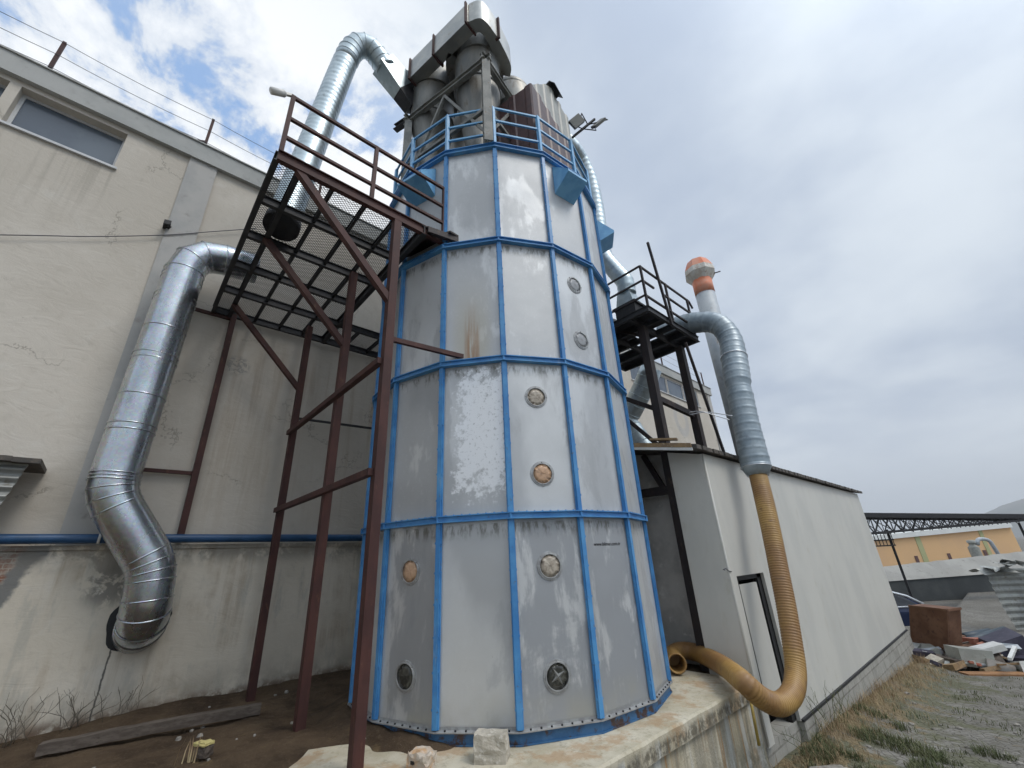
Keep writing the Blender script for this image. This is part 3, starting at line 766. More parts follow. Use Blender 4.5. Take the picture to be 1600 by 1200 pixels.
# star reflection in the lower right sight glass, built as a solid shape
p, n_, tg = on_panel(0,.5,.536,.017); g = MB(); star = []
for j in range(8):
    rr = .085 if j % 2 == 0 else .026; a = 2*math.pi*j/8+.55
    star.append(p+n_*(.004 if j%2 else .001)+(tg*math.cos(a)+Vector((0,0,1))*math.sin(a))*rr)
star.append(p+n_*.014)
g.add(star, [[j,(j+1)%8,8] for j in range(8)])
g.build('star_reflection', M['galv_old'], silo)
def hood(k, s0, s1, zt, zb, outd):
    p0, n_, tg = on_panel(k, s0, zb,.004); p1, _, _ = on_panel(k, s1, zb,.004)
    h = Vector((0,0,zt-zb)); lip = n_*outd+Vector((0,0,.20))
    g = MB(); g.prism([p0, p0+h, p0+lip+Vector((0,0,.05)), p0+lip], p1-p0)
    o = g.build('air_hood', M['blue_light'], silo)
    g = MB()
    for t in (.3,.7):
        q = p0*(1-t)+p1*t+h*.5+(lip)*.5+Vector((0,0,.03)); g.disc(q, (n_+Vector((0,0,.6))), .012, .03, 6)
    g.build('bolts', M['dark'], o)
hood(1,.27,.80,7.97,7.33,.36); hood(-2,.10,.72,7.92,7.30,.36); hood(3,.2,.75,7.97,7.33,.36)
# web address lettered on the lower panel
cu = bpy.data.curves.new('lettering','FONT'); cu.body = 'www.bilmar.com.tr'; cu.size = .060; cu.align_x = 'CENTER'; cu.extrude = .0008
to = bpy.data.objects.new('tmp', cu); col.objects.link(to)
dg = bpy.context.evaluated_depsgraph_get(); me = bpy.data.meshes.new_from_object(to.evaluated_get(dg))
bpy.data.objects.remove(to); me.name = 'lettering'; me.materials.clear(); me.materials.append(M['ink'])
p, n_, tg = on_panel(1,.52,1.755,.003)
lo_ = bpy.data.objects.new('lettering', me); col.objects.link(lo_); lo_.parent = silo
mw = Matrix((( tg.x,0,n_.x,p.x-SC.x),(tg.y,0,n_.y,p.y-SC.y),(0,1,n_.z,p.z),(0,0,0,1)))
lo_.matrix_local = mw
# roof deck and railing
g = MB(); g.rings([[sv(k,SR-.03,8.095) for k in range(NS)],[sv(k,SR-.03,8.12) for k in range(NS)]], NS, False, True); g.build('roof_deck', M['dark'], silo)
for k in range(NS):
    g = MB(); a = SP+k*2*math.pi/NS
    g.bar(sv(k,SR-.02,8.1), sv(k,SR-.02,9.10), .055,.055); g.build('railing_post', M['blue_light'], silo)
for z in (9.085,8.76,8.43):
    g = MB()
    for k in range(NS): g.bar(sv(k,SR-.02,z), sv(k+1,SR-.02,z), .034,.034)
    g.build('rail', M['blue_light'], silo)

# ------------------------------------------------------------------ cyclones and their frame on the silo roof
U = Vector((-.967,-.255,0)); V = Vector((-.255,.967,0))
A0 = Vector((-3.77,3.22,0)); ZF = 10.3
fr_ = thing('cyclone_frame', A0+Vector((0,0,8.12)), 'grey angle iron frame with corner posts holding the cyclones', 'steel frame')
cn = [A0, A0+U*2.03, A0+U*2.03+V*2.03, A0+V*2.03]
for c in cn:
    g = MB(); g.ibeam(c+Vector((0,0,8.12)), c+Vector((0,0,ZF)), .15,.15,.014, upv=(U+V)); g.build('post', M['grey_steel'], fr_)
for a, b in zip(cn, cn[1:]+cn[:1]):
    e = (b-a).normalized()*.12
    g = MB(); g.ibeam(a-e+Vector((0,0,ZF+.07)), b+e+Vector((0,0,ZF+.07)), .09,.15,.012); g.build('top_beam', M['grey_steel'], fr_)
    g = MB(); m_ = (a+b)/2
    g.bar(a+Vector((0,0,8.35)), m_+Vector((0,0,ZF-.05)), .05,.05); g.bar(b+Vector((0,0,8.35)), m_+Vector((0,0,ZF-.05)), .05,.05); g.build('brace', M['grey_steel'], fr_)
    g = MB(); g.bar(a+Vector((0,0,9.02)), b+Vector((0,0,9.02)), .06,.07); g.build('mid_rail', M['grey_steel'], fr_)
a = cn[1]; g = MB(); g.ibeam(a+Vector((0,0,ZF+.1)), a+U*.42+Vector((0,0,ZF+.16)), .12,.14); g.build('bracket_arm', M['dark'], fr_)
a = cn[0]; g = MB(); g.bar(a+(U+V)*.14+Vector((0,0,8.16)), a+(U+V)*-.0+Vector((0,0,8.55)), .10,.14); g.build('foot_gusset', M['grey_steel'], fr_)
def cyclone(c, label, dome=False, scale=1.0):
    root = thing('cyclone', (c[0],c[1],8.2), label, 'cyclone', 'dust cyclones on the silo roof')
    g = MB(); g.lathe(c, [(.15,8.25),(.19,8.45),(.465,10.45)], 36); g.build('cone', M['galv_old'], root)
    g = MB(); g.lathe(c, [(.47,10.43),(.485,10.46),(.485,10.50),(.47,10.52),(.47,11.25),(.49,11.26),(.49,11.30),(.46,11.31)], 36); g.build('barrel', M['galv_old'], root)
    # snail-shell inlet
    g = MB(); pts = []
    for i in range(37):
        a = math.pi*1.45-i/36*2*math.pi; r = .68-.20*i/36
        pts.append((c[0]+r*math.cos(a), c[1]+r*math.sin(a)))
    lo = [Vector((x,y,11.30)) for x, y in pts]; hi = [Vector((x,y,11.88)) for x, y in pts]
    g.add(lo+hi, [[i,i+1,38+i,37+i] for i in range(36)], True)
    g.add(lo, [list(range(37))[::-1]]); g.add(hi, [list(range(37))])
    g.build('scroll_inlet', M['galv_old'], root)
    g = MB()
    if dome: g.lathe(c, [(.5,11.89),(.49,12.05),(.40,12.22),(.2,12.33),(.16,12.34),(.16,12.55),(.02,12.56)], 28)
    else: g.lathe(c, [(.25,11.89),(.25,12.02),(.27,12.03),(.27,12.06),(.02,12.07)], 28)
    g.build('outlet', M['galv_old'], root)
    return root
C1 = A0+U*.56+V*.50; C2 = C1+U*1.22-V*.06; C3 = C1+V*1.28-U*.02; C4 = C2+V*1.25
cyclone((C1.x,C1.y), 'nearest cyclone with its scroll curving behind the tall grey corner post')
cyclone((C2.x,C2.y), 'left cyclone whose top sits under the rectangular duct')
cyclone((C3.x,C3.y), 'domed cyclone between the snail-shell inlet and the maroon cabinet', True)
cyclone((C4.x,C4.y), 'rear cyclone mostly hidden behind the two front ones')
# rectangular header duct
hd = thing('header_duct', on(2,11.3,640,133), 'tall narrow rectangular sheet duct feeding the cyclone tops', 'duct')
P0 = on(2,11.3,645,131); P1 = on(2,11.3,737,41)
d = (P1-P0).normalized(); nrm = Vector((-d.y,d.x,0)); HW = .12
g = MB(); g.obox((P0+P1)/2+Vector((0,0,.30)), d*((P1-P0).length/2), nrm*HW, (0,0,.30)); g.build('straight', M['galv_header'], hd)
# curved end wrapping round the first cyclone
outer = [on(2,11.295,*q) for q in ((733,34),(744,29),(753,29),(763,38),(771,49),(778,59),(784,70),(791,84),(797,98),(799,108),(797,120))]
cc = Vector((C1.x,C1.y,11.295))
oc = smooth_path(outer, .06); inner = [p+(cc-p).normalized()*.24 for p in oc]
g = MB(); m_ = len(oc); hz = Vector((0,0,.61))
def strip(a, b): g.add(a+b, [[i,i+1,m_+i+1,m_+i] for i in range(m_-1)], True)
strip(oc, [p+hz for p in oc]); strip([p+hz for p in inner], inner); strip(inner, oc); strip([p+hz for p in oc], [p+hz for p in inner])
g.build('curved_end', M['galv_header'], hd)
g = MB()
for t in (.02,.45,.98):
    p = P0+(P1-P0)*t; g.obox(p+Vector((0,0,.30)), d*.018, nrm*(HW+.035), (0,0,.345))
p = outer[5]; tq = (outer[6]-outer[4]).normalized(); g.obox(p+Vector((0,0,.3)), tq*.018, Vector((-tq.y,tq.x,0))*.05, (0,0,.345))
g.build('flange', M['rust'], hd)
JE = on(2,11.2,612,128)
# breeches piece joining the riser to the header
g = MB(); e = Vector((0,0,1))
J0 = on(2,11.6,598,100); J1 = on(2,11.3,632,140); J2 = on(2,10.95,650,172)
def quad_ring(c, t, w, h):
    t = Vector(t).normalized(); s_ = t.cross(e).normalized(); u_ = s_.cross(t)
    return [c+s_*w+u_*h, c-s_*w+u_*h, c-s_*w-u_*h, c+s_*w-u_*h]
g.rings([quad_ring(J0,J1-J0,.20,.24), quad_ring(J1,J1-J0,.16,.34)],4,False,True); g.build('transition', M['galv_dull'], hd)
g = MB(); g.rings([quad_ring(J1+(J1-J0).normalized()*.004,J1-J0,.158,.338), quad_ring(J2,J2-J1,.13,.26)],4,False,True); g.build('branch', M['dark'], hd)

# maroon and pale cabinet on the roof
K = on(2,10.15,833,128)+U*.04; K.z = 0
cab = thing('filter_cabinet', K+Vector((0,0,8.13)), 'ribbed cabinet, maroon below and pale above, behind the roof railing', 'cabinet')
def ribbed(mb, p, q, z0, z1, nrm, zprof=None, pitch=.33, depth=.022):
    """wall of trapezoid ribs from p to q"""
    L = (q-p).length; n = max(1,int(L/pitch)); dd = (q-p)/L
    pts = []
    for i in range(n):
        for t, o in ((0,0),(.55,0),(.65,depth),(.92,depth)):
            s_ = (i+t)*L/n; pts.append((p+dd*s_+nrm*o, s_))
    pts.append((q, L))
    lo = [Vector((a.x,a.y,z0(s_) if callable(z0) else z0)) for a, s_ in pts]; hi = [Vector((a.x,a.y,z1(s_) if callable(z1) else z1)) for a, s_ in pts]
    m = len(pts); mb.add(lo+hi, [[i,i+1,m+i+1,m+i] for i in range(m-1)])
g = MB(); zt = 10.15
ribbed(g, K+U*1.15, K, 8.13, zt, -V); ribbed(g, K, K+V*1.9, 8.13, zt, -U)
g.add([K+Vector((0,0,zt)),K+V*1.9+Vector((0,0,zt)),K+V*1.9+U*1.15+Vector((0,0,zt)),K+U*1.15+Vector((0,0,zt))],[[0,1,2,3]])
g.build('lower_casing', M['maroon'], cab)
g = MB(); K2 = K+U*.03+V*.03
zf = lambda s_: zt+.03+min(1.17, s_*1.33)
ribbed(g, K2, K2+V*1.87, zt+.004, zf, -U, pitch=.36)
a = K2+V*.88; b = K2+V*1.87; w = U*.62
z2 = zt+1.2
g.add([Vector((K2.x,K2.y,zt+.03)), a+Vector((0,0,z2)), a+w+Vector((0,0,z2)), K2+w+Vector((0,0,zt+.03))],[[0,1,2,3]])
g.add([a+Vector((0,0,z2)), b+Vector((0,0,z2)), b+w+Vector((0,0,z2)), a+w+Vector((0,0,z2))],[[0,1,2,3]])
g.add([b+Vector((0,0,zt)), b+Vector((0,0,z2)), b+w+Vector((0,0,z2)), b+w+Vector((0,0,zt))],[[0,1,2,3]])
g.add([K2+w+Vector((0,0,zt+.03)), a+w+Vector((0,0,z2)), b+w+Vector((0,0,z2)), b+w+Vector((0,0,zt))],[[0,1,2,3]])
g.build('upper_casing', M['light_sheet'], cab)
g = MB(); rp = a+V*.05+Vector((0,0,z2+.02))
g.prism([rp+U*.12-U*.24, rp-U*.02+Vector((0,0,.16)), rp+U*.30, rp+U*.30-Vector((0,0,.03)), rp-U*.02+Vector((0,0,.12)), rp-U*.14-Vector((0,0,.03))], V*.42)
g.build('ridge_cap', M['dark'], cab)

# floodlights on the roof railing
fl = thing('floodlight_pair', sv(2,SR+.02,9.1), 'pair of grey floodlights on a slanting arm at the roof railing', 'floodlight')
b0 = sv(2,SR+.02,9.0)
def near(px, py, ref):
    """point of a sight line nearest in depth to ref"""
    dd = ray(px,py); return CAMP+dd*((ref-CAMP).dot(fw))
e0 = near(894,215,b0); e1 = near(931,181,b0)+fw*.1
g = MB(); g.bar(e0, e1, .035,.035); g.build('arm', M['dark'], fl)
ax = (e1-e0).normalized(); sd = ax.cross(fw).normalized(); tl = (fw*.75+up*.66).normalized()
for cpx, off in (((901,190),0),((936,190),.05)):
    c = near(*cpx,b0)+fw*off
    g = MB(); big = cpx[0] < 920
    if big: g.obox(c, ax*.13, sd*.095, ax.cross(sd)*.03)
    else: g.obox(c, ax*.14, (sd*.5+fw*.85).normalized()*.09, (sd*.85-fw*.5).normalized()*.025)
    h = g.build('lamp_head', M['grey_steel'], fl)
    g = MB(); g.tube([c+ax*.14+sd*.02, c+ax*.2+sd*(-.06 if not big else .07), (e0+e1)/2+ax*.12], .010, 6); g.tube([c-ax*.12, c-ax*.14+sd*(-.08 if not big else .08), (e0+e1)/2-ax*.02], .010, 6)
    g.build('yoke', M['dark'], h)

# ------------------------------------------------------------------ steel platform on the left
XF, XK = -4.38, -8.55; DZ = 6.22; YA, YB = .44, 2.42
sp_ = thing('access_platform', (-6.2,2.0,0), 'high rusty steel platform with mesh deck on three tall legs', 'platform')
for x in (-4.40,-5.90,-8.06):
    g = MB(); g.bar((x,2.0,-.3),(x,2.0,DZ-.06), .105,.105); g.build('leg', M['rust'], sp_)
    g = MB(); g.bar((x,.70,DZ-.08),(x,1.97,4.82), .085,.085,ext=.03); g.build('brace', M['rust'], sp_)
for z, w in ((2.60,.075),(3.94,.075)):
    g = MB(); g.bar((-8.06,1.93,z),(-4.40,1.93,z), w,w); g.build('cross_tie', M['rust'], sp_)
g = MB(); g.bar((-8.45,2.05,4.36),(-8.45,3.9,4.42), .04,.04); g.build('wall_tie', M['dark'], sp_)
g = MB(); g.bar((-4.40,2.06,4.27), on(2,4.20,737,561)+Vector((0,0,0)), .05,.06); g.build('silo_strut', M['rust'], sp_)
g = MB(); g.ibeam((XF,YA,DZ),(XF,YB+.45,DZ), .07,.16); g.build('front_beam', M['rust'], sp_)
g = MB()
for i, x in enumerate((-5.2,-6.02,-6.86,-7.70,XK)):
    g.ibeam((x,YA,DZ),(x,YB if x > -7.3 else 3.95,DZ), .065,.13)
for y in (YA,.70): g.ibeam((XF,y,DZ-.005),(XK,y,DZ-.005), .06,.14)
for y in (1.12,1.56,2.0): g.ibeam((XF,y,DZ+.02),(XK,y,DZ+.02), .045,.08)
g.ibeam((XF+.03,YB,DZ-.01),(XK,YB,DZ-.01), .08,.16)
for y in (2.9,3.4,3.9): g.ibeam((-7.70,y,DZ+.02),(XK,y,DZ+.02), .045,.08)
g.build('deck_frame', M['dark'], sp_)  # inner beams blackened: underside shade is put into their colour
g = MB()
def mesh_sheet(x0, x1, y0, y1):
    dx, dy, w = .046, .050, .0036
    nx = int((x1-x0)/dx); ny = int((y1-y0)/dy)
    for i in range(nx):
        xc = x0+(i+.5)*dx
        for sgn in (1,-1):
            for j in range(ny):
                ya = y0+j*dy; s0 = sgn*(1 if j % 2 else -1)
                xa = xc+s0*dx*.5; xb = xc-s0*dx*.5; z = DZ+.078
                g.add([(xa-w,ya,z),(xa+w,ya,z+.004),(xb+w,ya+dy,z+.004),(xb-w,ya+dy,z)],[[0,1,2,3]])
mesh_sheet(XK,XF-.02,YA,YB); mesh_sheet(XK,-7.7,YB,3.95)
g.build('mesh_deck', M['dark'], sp_)
# plate cut to the silo at the near corner
g = MB(); pl_ = [(-4.33,2.46),(-4.33,2.86),(-4.22,3.12)]
for k in range(7):
    a = R_(-58-k*4.2); pl_.append((SC.x+(SR+.09)*math.cos(a), SC.y+(SR+.09)*math.sin(a)))
pl_.append((-5.25,2.46))
g.prism([(x,y,DZ+.05) for x, y in pl_], (0,0,.03)); g.bar((-4.33,2.46,DZ),(-4.20,3.14,DZ), .06,.10); g.build('corner_plate', M['brown_dark'], sp_)
for y in (YA+.02,1.60,2.76):
    g = MB(); g.bar((XF,y,DZ+.08),(XF,y,7.31), .05,.05); g.build('railing_post', M['rust'], sp_)
for z in (7.29,6.90,6.56):
    g = MB(); g.bar((XF,YA,z),(XF,2.78,z), .042,.042); g.build('rail', M['rust'], sp_)
g = MB()
for z in (7.29,6.90,6.56): g.bar((XF,2.76,z),(XF-.05,2.95,z-.02), .04,.04)
g.build('rail_stub', M['rust'], sp_)
g = MB(); g.bar((XW+.08,.77,2.16),(XW+.08,.77,6.22), .11,.09); g.build('wall_post', M['rust'], sp_)
for z, y0 in ((6.13,.05),(3.20,.05)):
    g = MB(); g.bar((XW+.07,y0,z),(XW+.07,.74,z), .055,.055); g.build('wall_tie', M['rust'], sp_)
cc_ = thing('security_camera', (XF,YA,7.32), 'small white bullet camera on the platform railing corner', 'camera')
g = MB(); q0 = Vector((XF,YA,7.31)); q1 = on(0,XF,443,146); q2 = on(0,XF,452,151)
g.bar(q0, q1, .035); g.build('mount', M['white'], cc_)
g = MB(); dd = (q1-q0).normalized(); g.tube([q0+dd*.08, q0+dd*.10, q0+dd*.26, q0+dd*.27], lambda L: .045 if .01 < L < .185 else .03, 14); g.build('housing', M['white'], cc_)

# ------------------------------------------------------------------ spiral duct riser
sd_ = thing('spiral_riser', (-5.75,.84,6.3), 'ribbed spiral duct rising from the platform and bending over to the header', 'duct')
p_a = on(2,6.50,443,345); dA = (p_a-CAMP).dot(fw); dB = (J0-CAMP).dot(fw)
rise_px = [(443,345),(471,271),(500,196),(525,132),(539,98),(549,80),(562,71),(577,75),(590,89),(603,109)]
rise = []
for i, q in enumerate(rise_px):
    t = [0,.28,.55,.74,.84,.89,.93,.965,.985,1.0][i]; rise.append(fdp(*q, dA*(1-t)+dB*t))
pth = smooth_path(rise[:5], .03); p_b = pth[8]
g = MB(); g.tube(pth, lambda L: .222+(.008 if (L % .12) < .04 else 0), 28); g.build('riser', M['galv_dull'], sd_)
pth = smooth_path(rise[4:], .03)
gores = pth[::5]+[pth[-1]]
g = MB(); gore_tube(g, gores, .224, seg=28); g.build('elbow', M['galv_dull'], sd_)
g = MB(); dn = (p_a-p_b).normalized(); g.tube([p_a+dn*.0, p_a+dn*.16], .245, 28); g.build('collar', M['dark'], sd_)

# ------------------------------------------------------------------ right platform
rp_ = thing('rear_platform', (-3.6,7.6,0), 'dark steel platform on two columns behind the right side of the silo', 'platform')
RZ = 5.92; rx0, rx1, ry0, ry1 = -5.1,-3.23,6.58,8.60
cA = (-3.66,7.05); q = on(1,8.5,1062,545); cB = (q.x, 8.5)
for i, c in enumerate((cA,cB)):
    g = MB(); g.bar((c[0],c[1],.0),(c[0],c[1],RZ-.06), .15,.15); g.build('column', M['brown_dark'], rp_)
g = MB()
for y in (ry0,7.1,7.6,8.1,ry1): g.ibeam((rx0,y,RZ),(rx1,y,RZ), .06,.12)
for x in (rx1,-3.66,-4.3,rx0): g.ibeam((x,ry0,RZ-.01),(x,ry1,RZ-.01), .06,.13)
g.build('deck_frame', M['dark'], rp_)
g = MB()
for i in range(9):
    y = ry0+.04+i*.225
    if i in (4,7): g.box((rx0,y,RZ+.07),(-4.1,y+.17,RZ+.09)); continue
    g.box((rx0,y,RZ+.07),(rx1-.02,y+(.19 if i != 5 else .10),RZ+.095))
g.build('deck_plank', M['dark'], rp_)
for x, y in ((rx1,ry0+.02),(rx1,7.55),(rx1,ry1-.1)):
    g = MB(); g.bar((x,y,RZ+.05),(x,y,6.92), .04,.04); g.build('railing_post', M['brown_dark'], rp_)
for i, z in enumerate((6.90,6.56,6.22)):
    g = MB(); g.bar((rx1,ry0,z),(rx1,ry1 if i != 1 else 7.0,z), .036,.036)
    if i == 1: g.bar((rx1,7.4,z),(rx1,ry1-.1,z), .036,.036)
    if i == 0: g.bar((rx1,ry1,z),(rx1,ry1+.12,z-.14), .036,.036)
    g.build('rail', M['brown_dark'], rp_)
    g = MB(); g.bar((rx1,ry0,z),(-4.25,ry0,z), .032,.032); g.build('rail', M['brown_dark'], rp_)
g = MB(); g.bar((cA[0]-.65,7.05,RZ+.2),(cA[0]+.05,7.05,RZ-.3), .05,.05); g.build('brace', M['brown_dark'], rp_)
xa = -3.62
g = MB(); g.bar((cA[0],cA[1],on(1,7.05,1022,622).z),(cB[0],cB[1],on(1,8.5,1085,650).z), .08,.11); g.build('cross_tie', M['brown_dark'], rp_)
g = MB(); g.bar(on(1,7.1,974,622),on(1,7.1,1027,640), .06,.09); g.build('cross_tie', M['brown_dark'], rp_)
g = MB(); g.bar(on(1,7.0,976,652),on(1,7.0,1030,697), .05,.07); g.build('brace', M['brown_dark'], rp_)
g = MB(); g.bar(on(1,7.06,1000,772),on(1,7.06,1046,765), .09,.14); g.build('cross_tie', M['brown_dark'], rp_)
g = MB(); g.bar(on(1,7.12,1005,712),on(1,7.12,1040,768), .06,.09); g.build('brace', M['brown_dark'], rp_)
# loose poles
g = MB(); g.bar(on(0,-3.18,1012,379), on(0,-3.18,1050,508), .045,.045)
tag(g.build('loose_pole', M['brown_dark']), 'thin dark pole leaning up out of the rear platform railing', 'pole')
g = MB(); g.bar(on(0,-3.15,1071,535), on(0,-3.15,1133,712), .045,.045)
tag(g.build('leaning_prop', M['brown_dark']), 'slender dark prop leaning from the rear platform down to the shed roof', 'prop')
# fan on the rear platform
fn = thing('fan_unit', (-3.95,6.95,RZ+.1), 'dark boxed fan with sheet hood standing on the rear platform', 'fan')
q0 = on(1,7.0,985,484)
g = MB(); g.box((q0.x-.24,6.8,RZ+.1),(q0.x+.22,7.2,6.36)); g.box((q0.x-.28,6.76,6.36),(q0.x+.26,7.24,6.40)); g.build('casing', M['dark'], fn)
g = MB(); g.lathe((q0.x-.55,6.95),[(.2,RZ+.1),(.24,RZ+.2),(.2,RZ+.36),(.1,RZ+.4)],16); g.build('motor', M['galv_old'], fn)
top = [Vector((q0.x-.22,6.82,6.40)),Vector((q0.x+.2,6.82,6.40)),Vector((q0.x+.2,7.18,6.40)),Vector((q0.x-.22,7.18,6.40))]
pc = on(1,7.0,978,456)
g = MB(); g.rings([top,[pc+Vector((-.13,-.13,0)),pc+Vector((.13,-.13,0)),pc+Vector((.13,.13,0)),pc+Vector((-.13,.13,0))]],4,False,True); g.build('hood', M['galv_dull'], fn)
rd = [on(1,yy,*q) for yy, q in ((7.0,(980,460)),(6.98,(976,440)),(6.95,(962,424)),(6.9,(944,400)),(6.85,(936,360)),(6.85,(931,325)),(6.75,(922,285)),(6.5,(908,252)),(6.1,(892,228)),(5.7,(868,205)))]
g = MB(); g.tube(smooth_path(rd,.03), lambda L: .185+(.006 if (L % .14) < .04 else 0), 22)
tag(g.build('spiral_downpipe', M['galv_dull']), 'ribbed grey duct dropping behind the right side of the silo to the fan', 'duct')
zz = [on(1,9.0,*q) for q in ((1018,575),(1003,610),(985,645),(978,655),(990,675),(1008,702),(1016,720))]
g = MB(); gore_tube(g, smooth_path(zz,.25), .26, seg=24)
tag(g.build('zigzag_duct', M['galv_dull']), 'greenish grey duct zigzagging under the rear platform', 'duct')

# ------------------------------------------------------------------ shed
XS = -2.94; ZE = 3.1
sh = thing('white_shed', (XS-.5,12,-1.5), 'long off-white clad shed on a block foundation with dark roof edge', 'shed')
def roofz(x): return ZE+.06+(XS-x)*.22
dy0, dy1, dz1 = 7.06, 8.12, 1.27
g = MB(); t = .05
g.box((XS-t,6.85,dz1),(XS,dy1,ZE)); g.box((XS-t,dy1,-.72),(XS,17.6,ZE)); g.box((XS-t,6.85,-.72),(XS,dy0,dz1))
g.box((XS-4,17.55,-.72),(XS-t,17.6,ZE))
g.build('side_wall', M['wallpaint_white'], sh)
g = MB(); g.prism([(XS-.60,6.85,.0),(XS-t,6.85,.0),(XS-t,6.85,ZE),(XS-.60,6.85,roofz(XS-.6)-.05)],(0,.05,0)); g.build('end_wall', M['wallpaint_white'], sh)
g = MB(); g.tube([(XS-.014,6.866,z) for z in (-.70,1,ZE-.01)], .020, 12); g.build('corner_trim', M['wallpaint_white'], sh)
g = MB(); g.box((XS-.45,6.9,-1.7),(XS-.40,9.5,ZE)); g.build('doorway_dark_sheet', M['black'], sh)  # added black sheet behind the doorway, painting the dark interior
g = MB(); g.box((XS-.045,dy0+.045,-.24),(XS-.006,7.76,1.15)); dr = g.build('door', M['wallpaint_white'], sh)
g = MB(); g.box((XS-.12,7.98,-.72),(XS-.06,8.12,dz1)); g.box((XS-.12,dy0,1.2),(XS-.06,dy1,dz1)); g.box((XS-.04,dy0,-.5),(XS-.003,dy0+.03,1.2)); g.build('door_frame_and_gap_dark', M['black'], sh)  # black frame bars, plus a strip painting the dark gap beside the leaf
g = MB(); g.box((XS-.35,8.15,-2.1),(XS+.03,17.75,-.72)); g.box((XS-4,17.45,-2.1),(XS-.35,17.75,-.72)); g.box((XS-.3,6.9,-1.6),(XS-.06,8.15,-.72)); g.build('foundation', M['blockwall'], sh)
g = MB(); g.box((XS-.0,8.15,-.735),(XS+.035,17.65,-.70)); g.build('drip_edge', M['dark'], sh)
g = MB(); ny = 56; yr0, yr1 = 6.42, 17.75
for i in range(ny):
    ya = yr0+(yr1-yr0)*i/ny; yb = ya+(yr1-yr0)/ny*.78; w = mnoise.noise(Vector((i*.7,0,0)))*.02
    g.prism([(XS+.12+w,ya,ZE+.01),(XS+.12+w,ya,ZE+.075),(XW+.15,ya,roofz(XW)+.055),(XW+.15,ya,roofz(XW)-.01)],(0,yb-ya,0))
    g.prism([(XS+.10,yb,ZE+.015),(XS+.10,yb,ZE+.045),(XW+.15,yb,roofz(XW)+.03),(XW+.15,yb,roofz(XW))],(0,(yr1-yr0)/ny*.22,0))
g.build('roof', M['tile'], sh)
g = MB(); g.prism([(XS+.05,6.40,ZE+.03),(XS+.05,6.40,ZE+.10),(-8.2,6.40,roofz(-8.2)+.09),(-8.2,6.40,roofz(-8.2)+.02)],(0,-.02,0)); fc = g.build('fascia', M['plank'], sh)
g = MB(); g.prism([(XS+.06,6.385,ZE-.02),(XS+.06,6.385,ZE+.025),(-8.2,6.385,roofz(-8.2)+.015),(-8.2,6.385,roofz(-8.2)-.03)],(0,.015,0)); g.build('edge_strip', M['white'], fc)
for a, b in (((-3.5,6.5),(-3.25,6.62)),((-4.2,6.5),(-3.75,6.48)),((-3.7,6.6),(-3.45,6.75))):
    pass
g = MB(); g.bar((-3.62,6.5,roofz(-3.62)+.13),(-3.2,6.62,roofz(-3.2)+.15), .10,.03); tag(g.build('roof_board', M['plank']), 'short loose board lying on the front edge of the shed roof', 'board')
g = MB(); g.prism([(XW+.15,7.3,0),(XS-.46,7.3,0),(XS-.46,7.3,roofz(XS-.46)-.05),(XW+.15,7.3,roofz(XW+.15)-.05)],(0,.15,0)); tag(g.build('rendered_wall', M['grey_plaster']), 'dark grey bare rendered wall in the recess beside the silo', 'wall')
g = MB(); q = [on(0,XS+.01,*p) for p in ((1130,890),(1134,888),(1138,892),(1143,893))]; g.tube(q, .007, 5); g.tube([q[1],q[1]+Vector((.03,-.12,-.02))], .006, 5); tag(g.build('wire_scrap', M['wire']), 'bent scrap of wire poking from the shed corner above the door', 'wire')
g = MB(); q0 = on(0,-2.86,1171,1085); q1 = on(0,-2.86,1186,1165); g.tube([q0,q1], .018, 10); tag(g.build('gas_pipe', simple('yellow_pipe_paint',(.45,.33,.08),(.36,.27,.08),6,.5)), 'thin yellow pipe standing against the end of the concrete plinth', 'pipe')

# ------------------------------------------------------------------ chimney with cowl
q = on(1,9.6,1118,520); cx, cyy = q.x, 9.6
ch = thing('vent_stack', (cx,cyy,3.4), 'grey vent stack with orange collar and faceted cowl', 'vent stack')
zt = on(1,9.6,1104,437).z; z1 = on(1,9.6,1108,458).z; zc = on(1,9.6,1098,415).z
g = MB(); g.tube([(cx,cyy,3.0),(cx,cyy,z1)], .225, 24); g.build('pipe', M['grey_paint'], ch)
g = MB(); g.tube([(cx,cyy,z1),(cx,cyy,zt+.02)], .229, 24); g.build('collar', M['orange'], ch)
g = MB(); g.lathe((cx,cyy),[(.23,zt),(.37,zt+.20),(.355,zt+.34),(.30,zt+.40)],8,False); g.build('cowl', M['cowl'], ch)
g = MB(); g.lathe((cx,cyy),[(.352,zt+.345),(.29,zt+.50),(.24,zt+.60),(.05,zt+.62)],8,False); g.build('cowl_cap', M['orange'], ch)
g = MB(); g.bar((cx+.2,cyy+.1,zt+.16),(cx+.42,cyy+.2,zt+.17), .02); g.build('tie_rod', M['dark'], ch)

# ------------------------------------------------------------------ grey flexible duct and amber hose
XH = -2.55
gp = [on(0,-3.95,1036,520),on(0,-3.5,1062,510),on(0,-3.1,1090,504),on(0,XH-.18,1120,506),on(0,XH-.02,1140,528),on(0,XH,1147,560),on(0,XH,1153,600),on(0,XH,1161,640),on(0,XH,1172,690),on(0,XH,1181,728)]
fd = thing('flexible_duct', gp[-1], 'thick grey flexible duct arching from the rear platform down to the amber hose', 'duct')
pth = smooth_path(gp,.02)
g = MB(); g.tube(pth, lambda L: .222+(.007 if (L % .15) < .035 else 0)+.010*math.sin(L*3.1)-.02*math.exp(-((L-3.0)/.09)**2), 26); g.build('ribbed_tube', M['flex_grey'], fd)
e1 = pth[-1]; dn = (pth[-1]-pth[-6]).normalized()
g = MB(); g.tube([e1-dn*.02, e1+dn*.03, e1+dn*.06, e1+dn*.17], lambda L: .235 if L < .06 else .235-.07*min(1,(L-.05)/.10), 26); g.build('reducer', M['flex_grey'], fd)
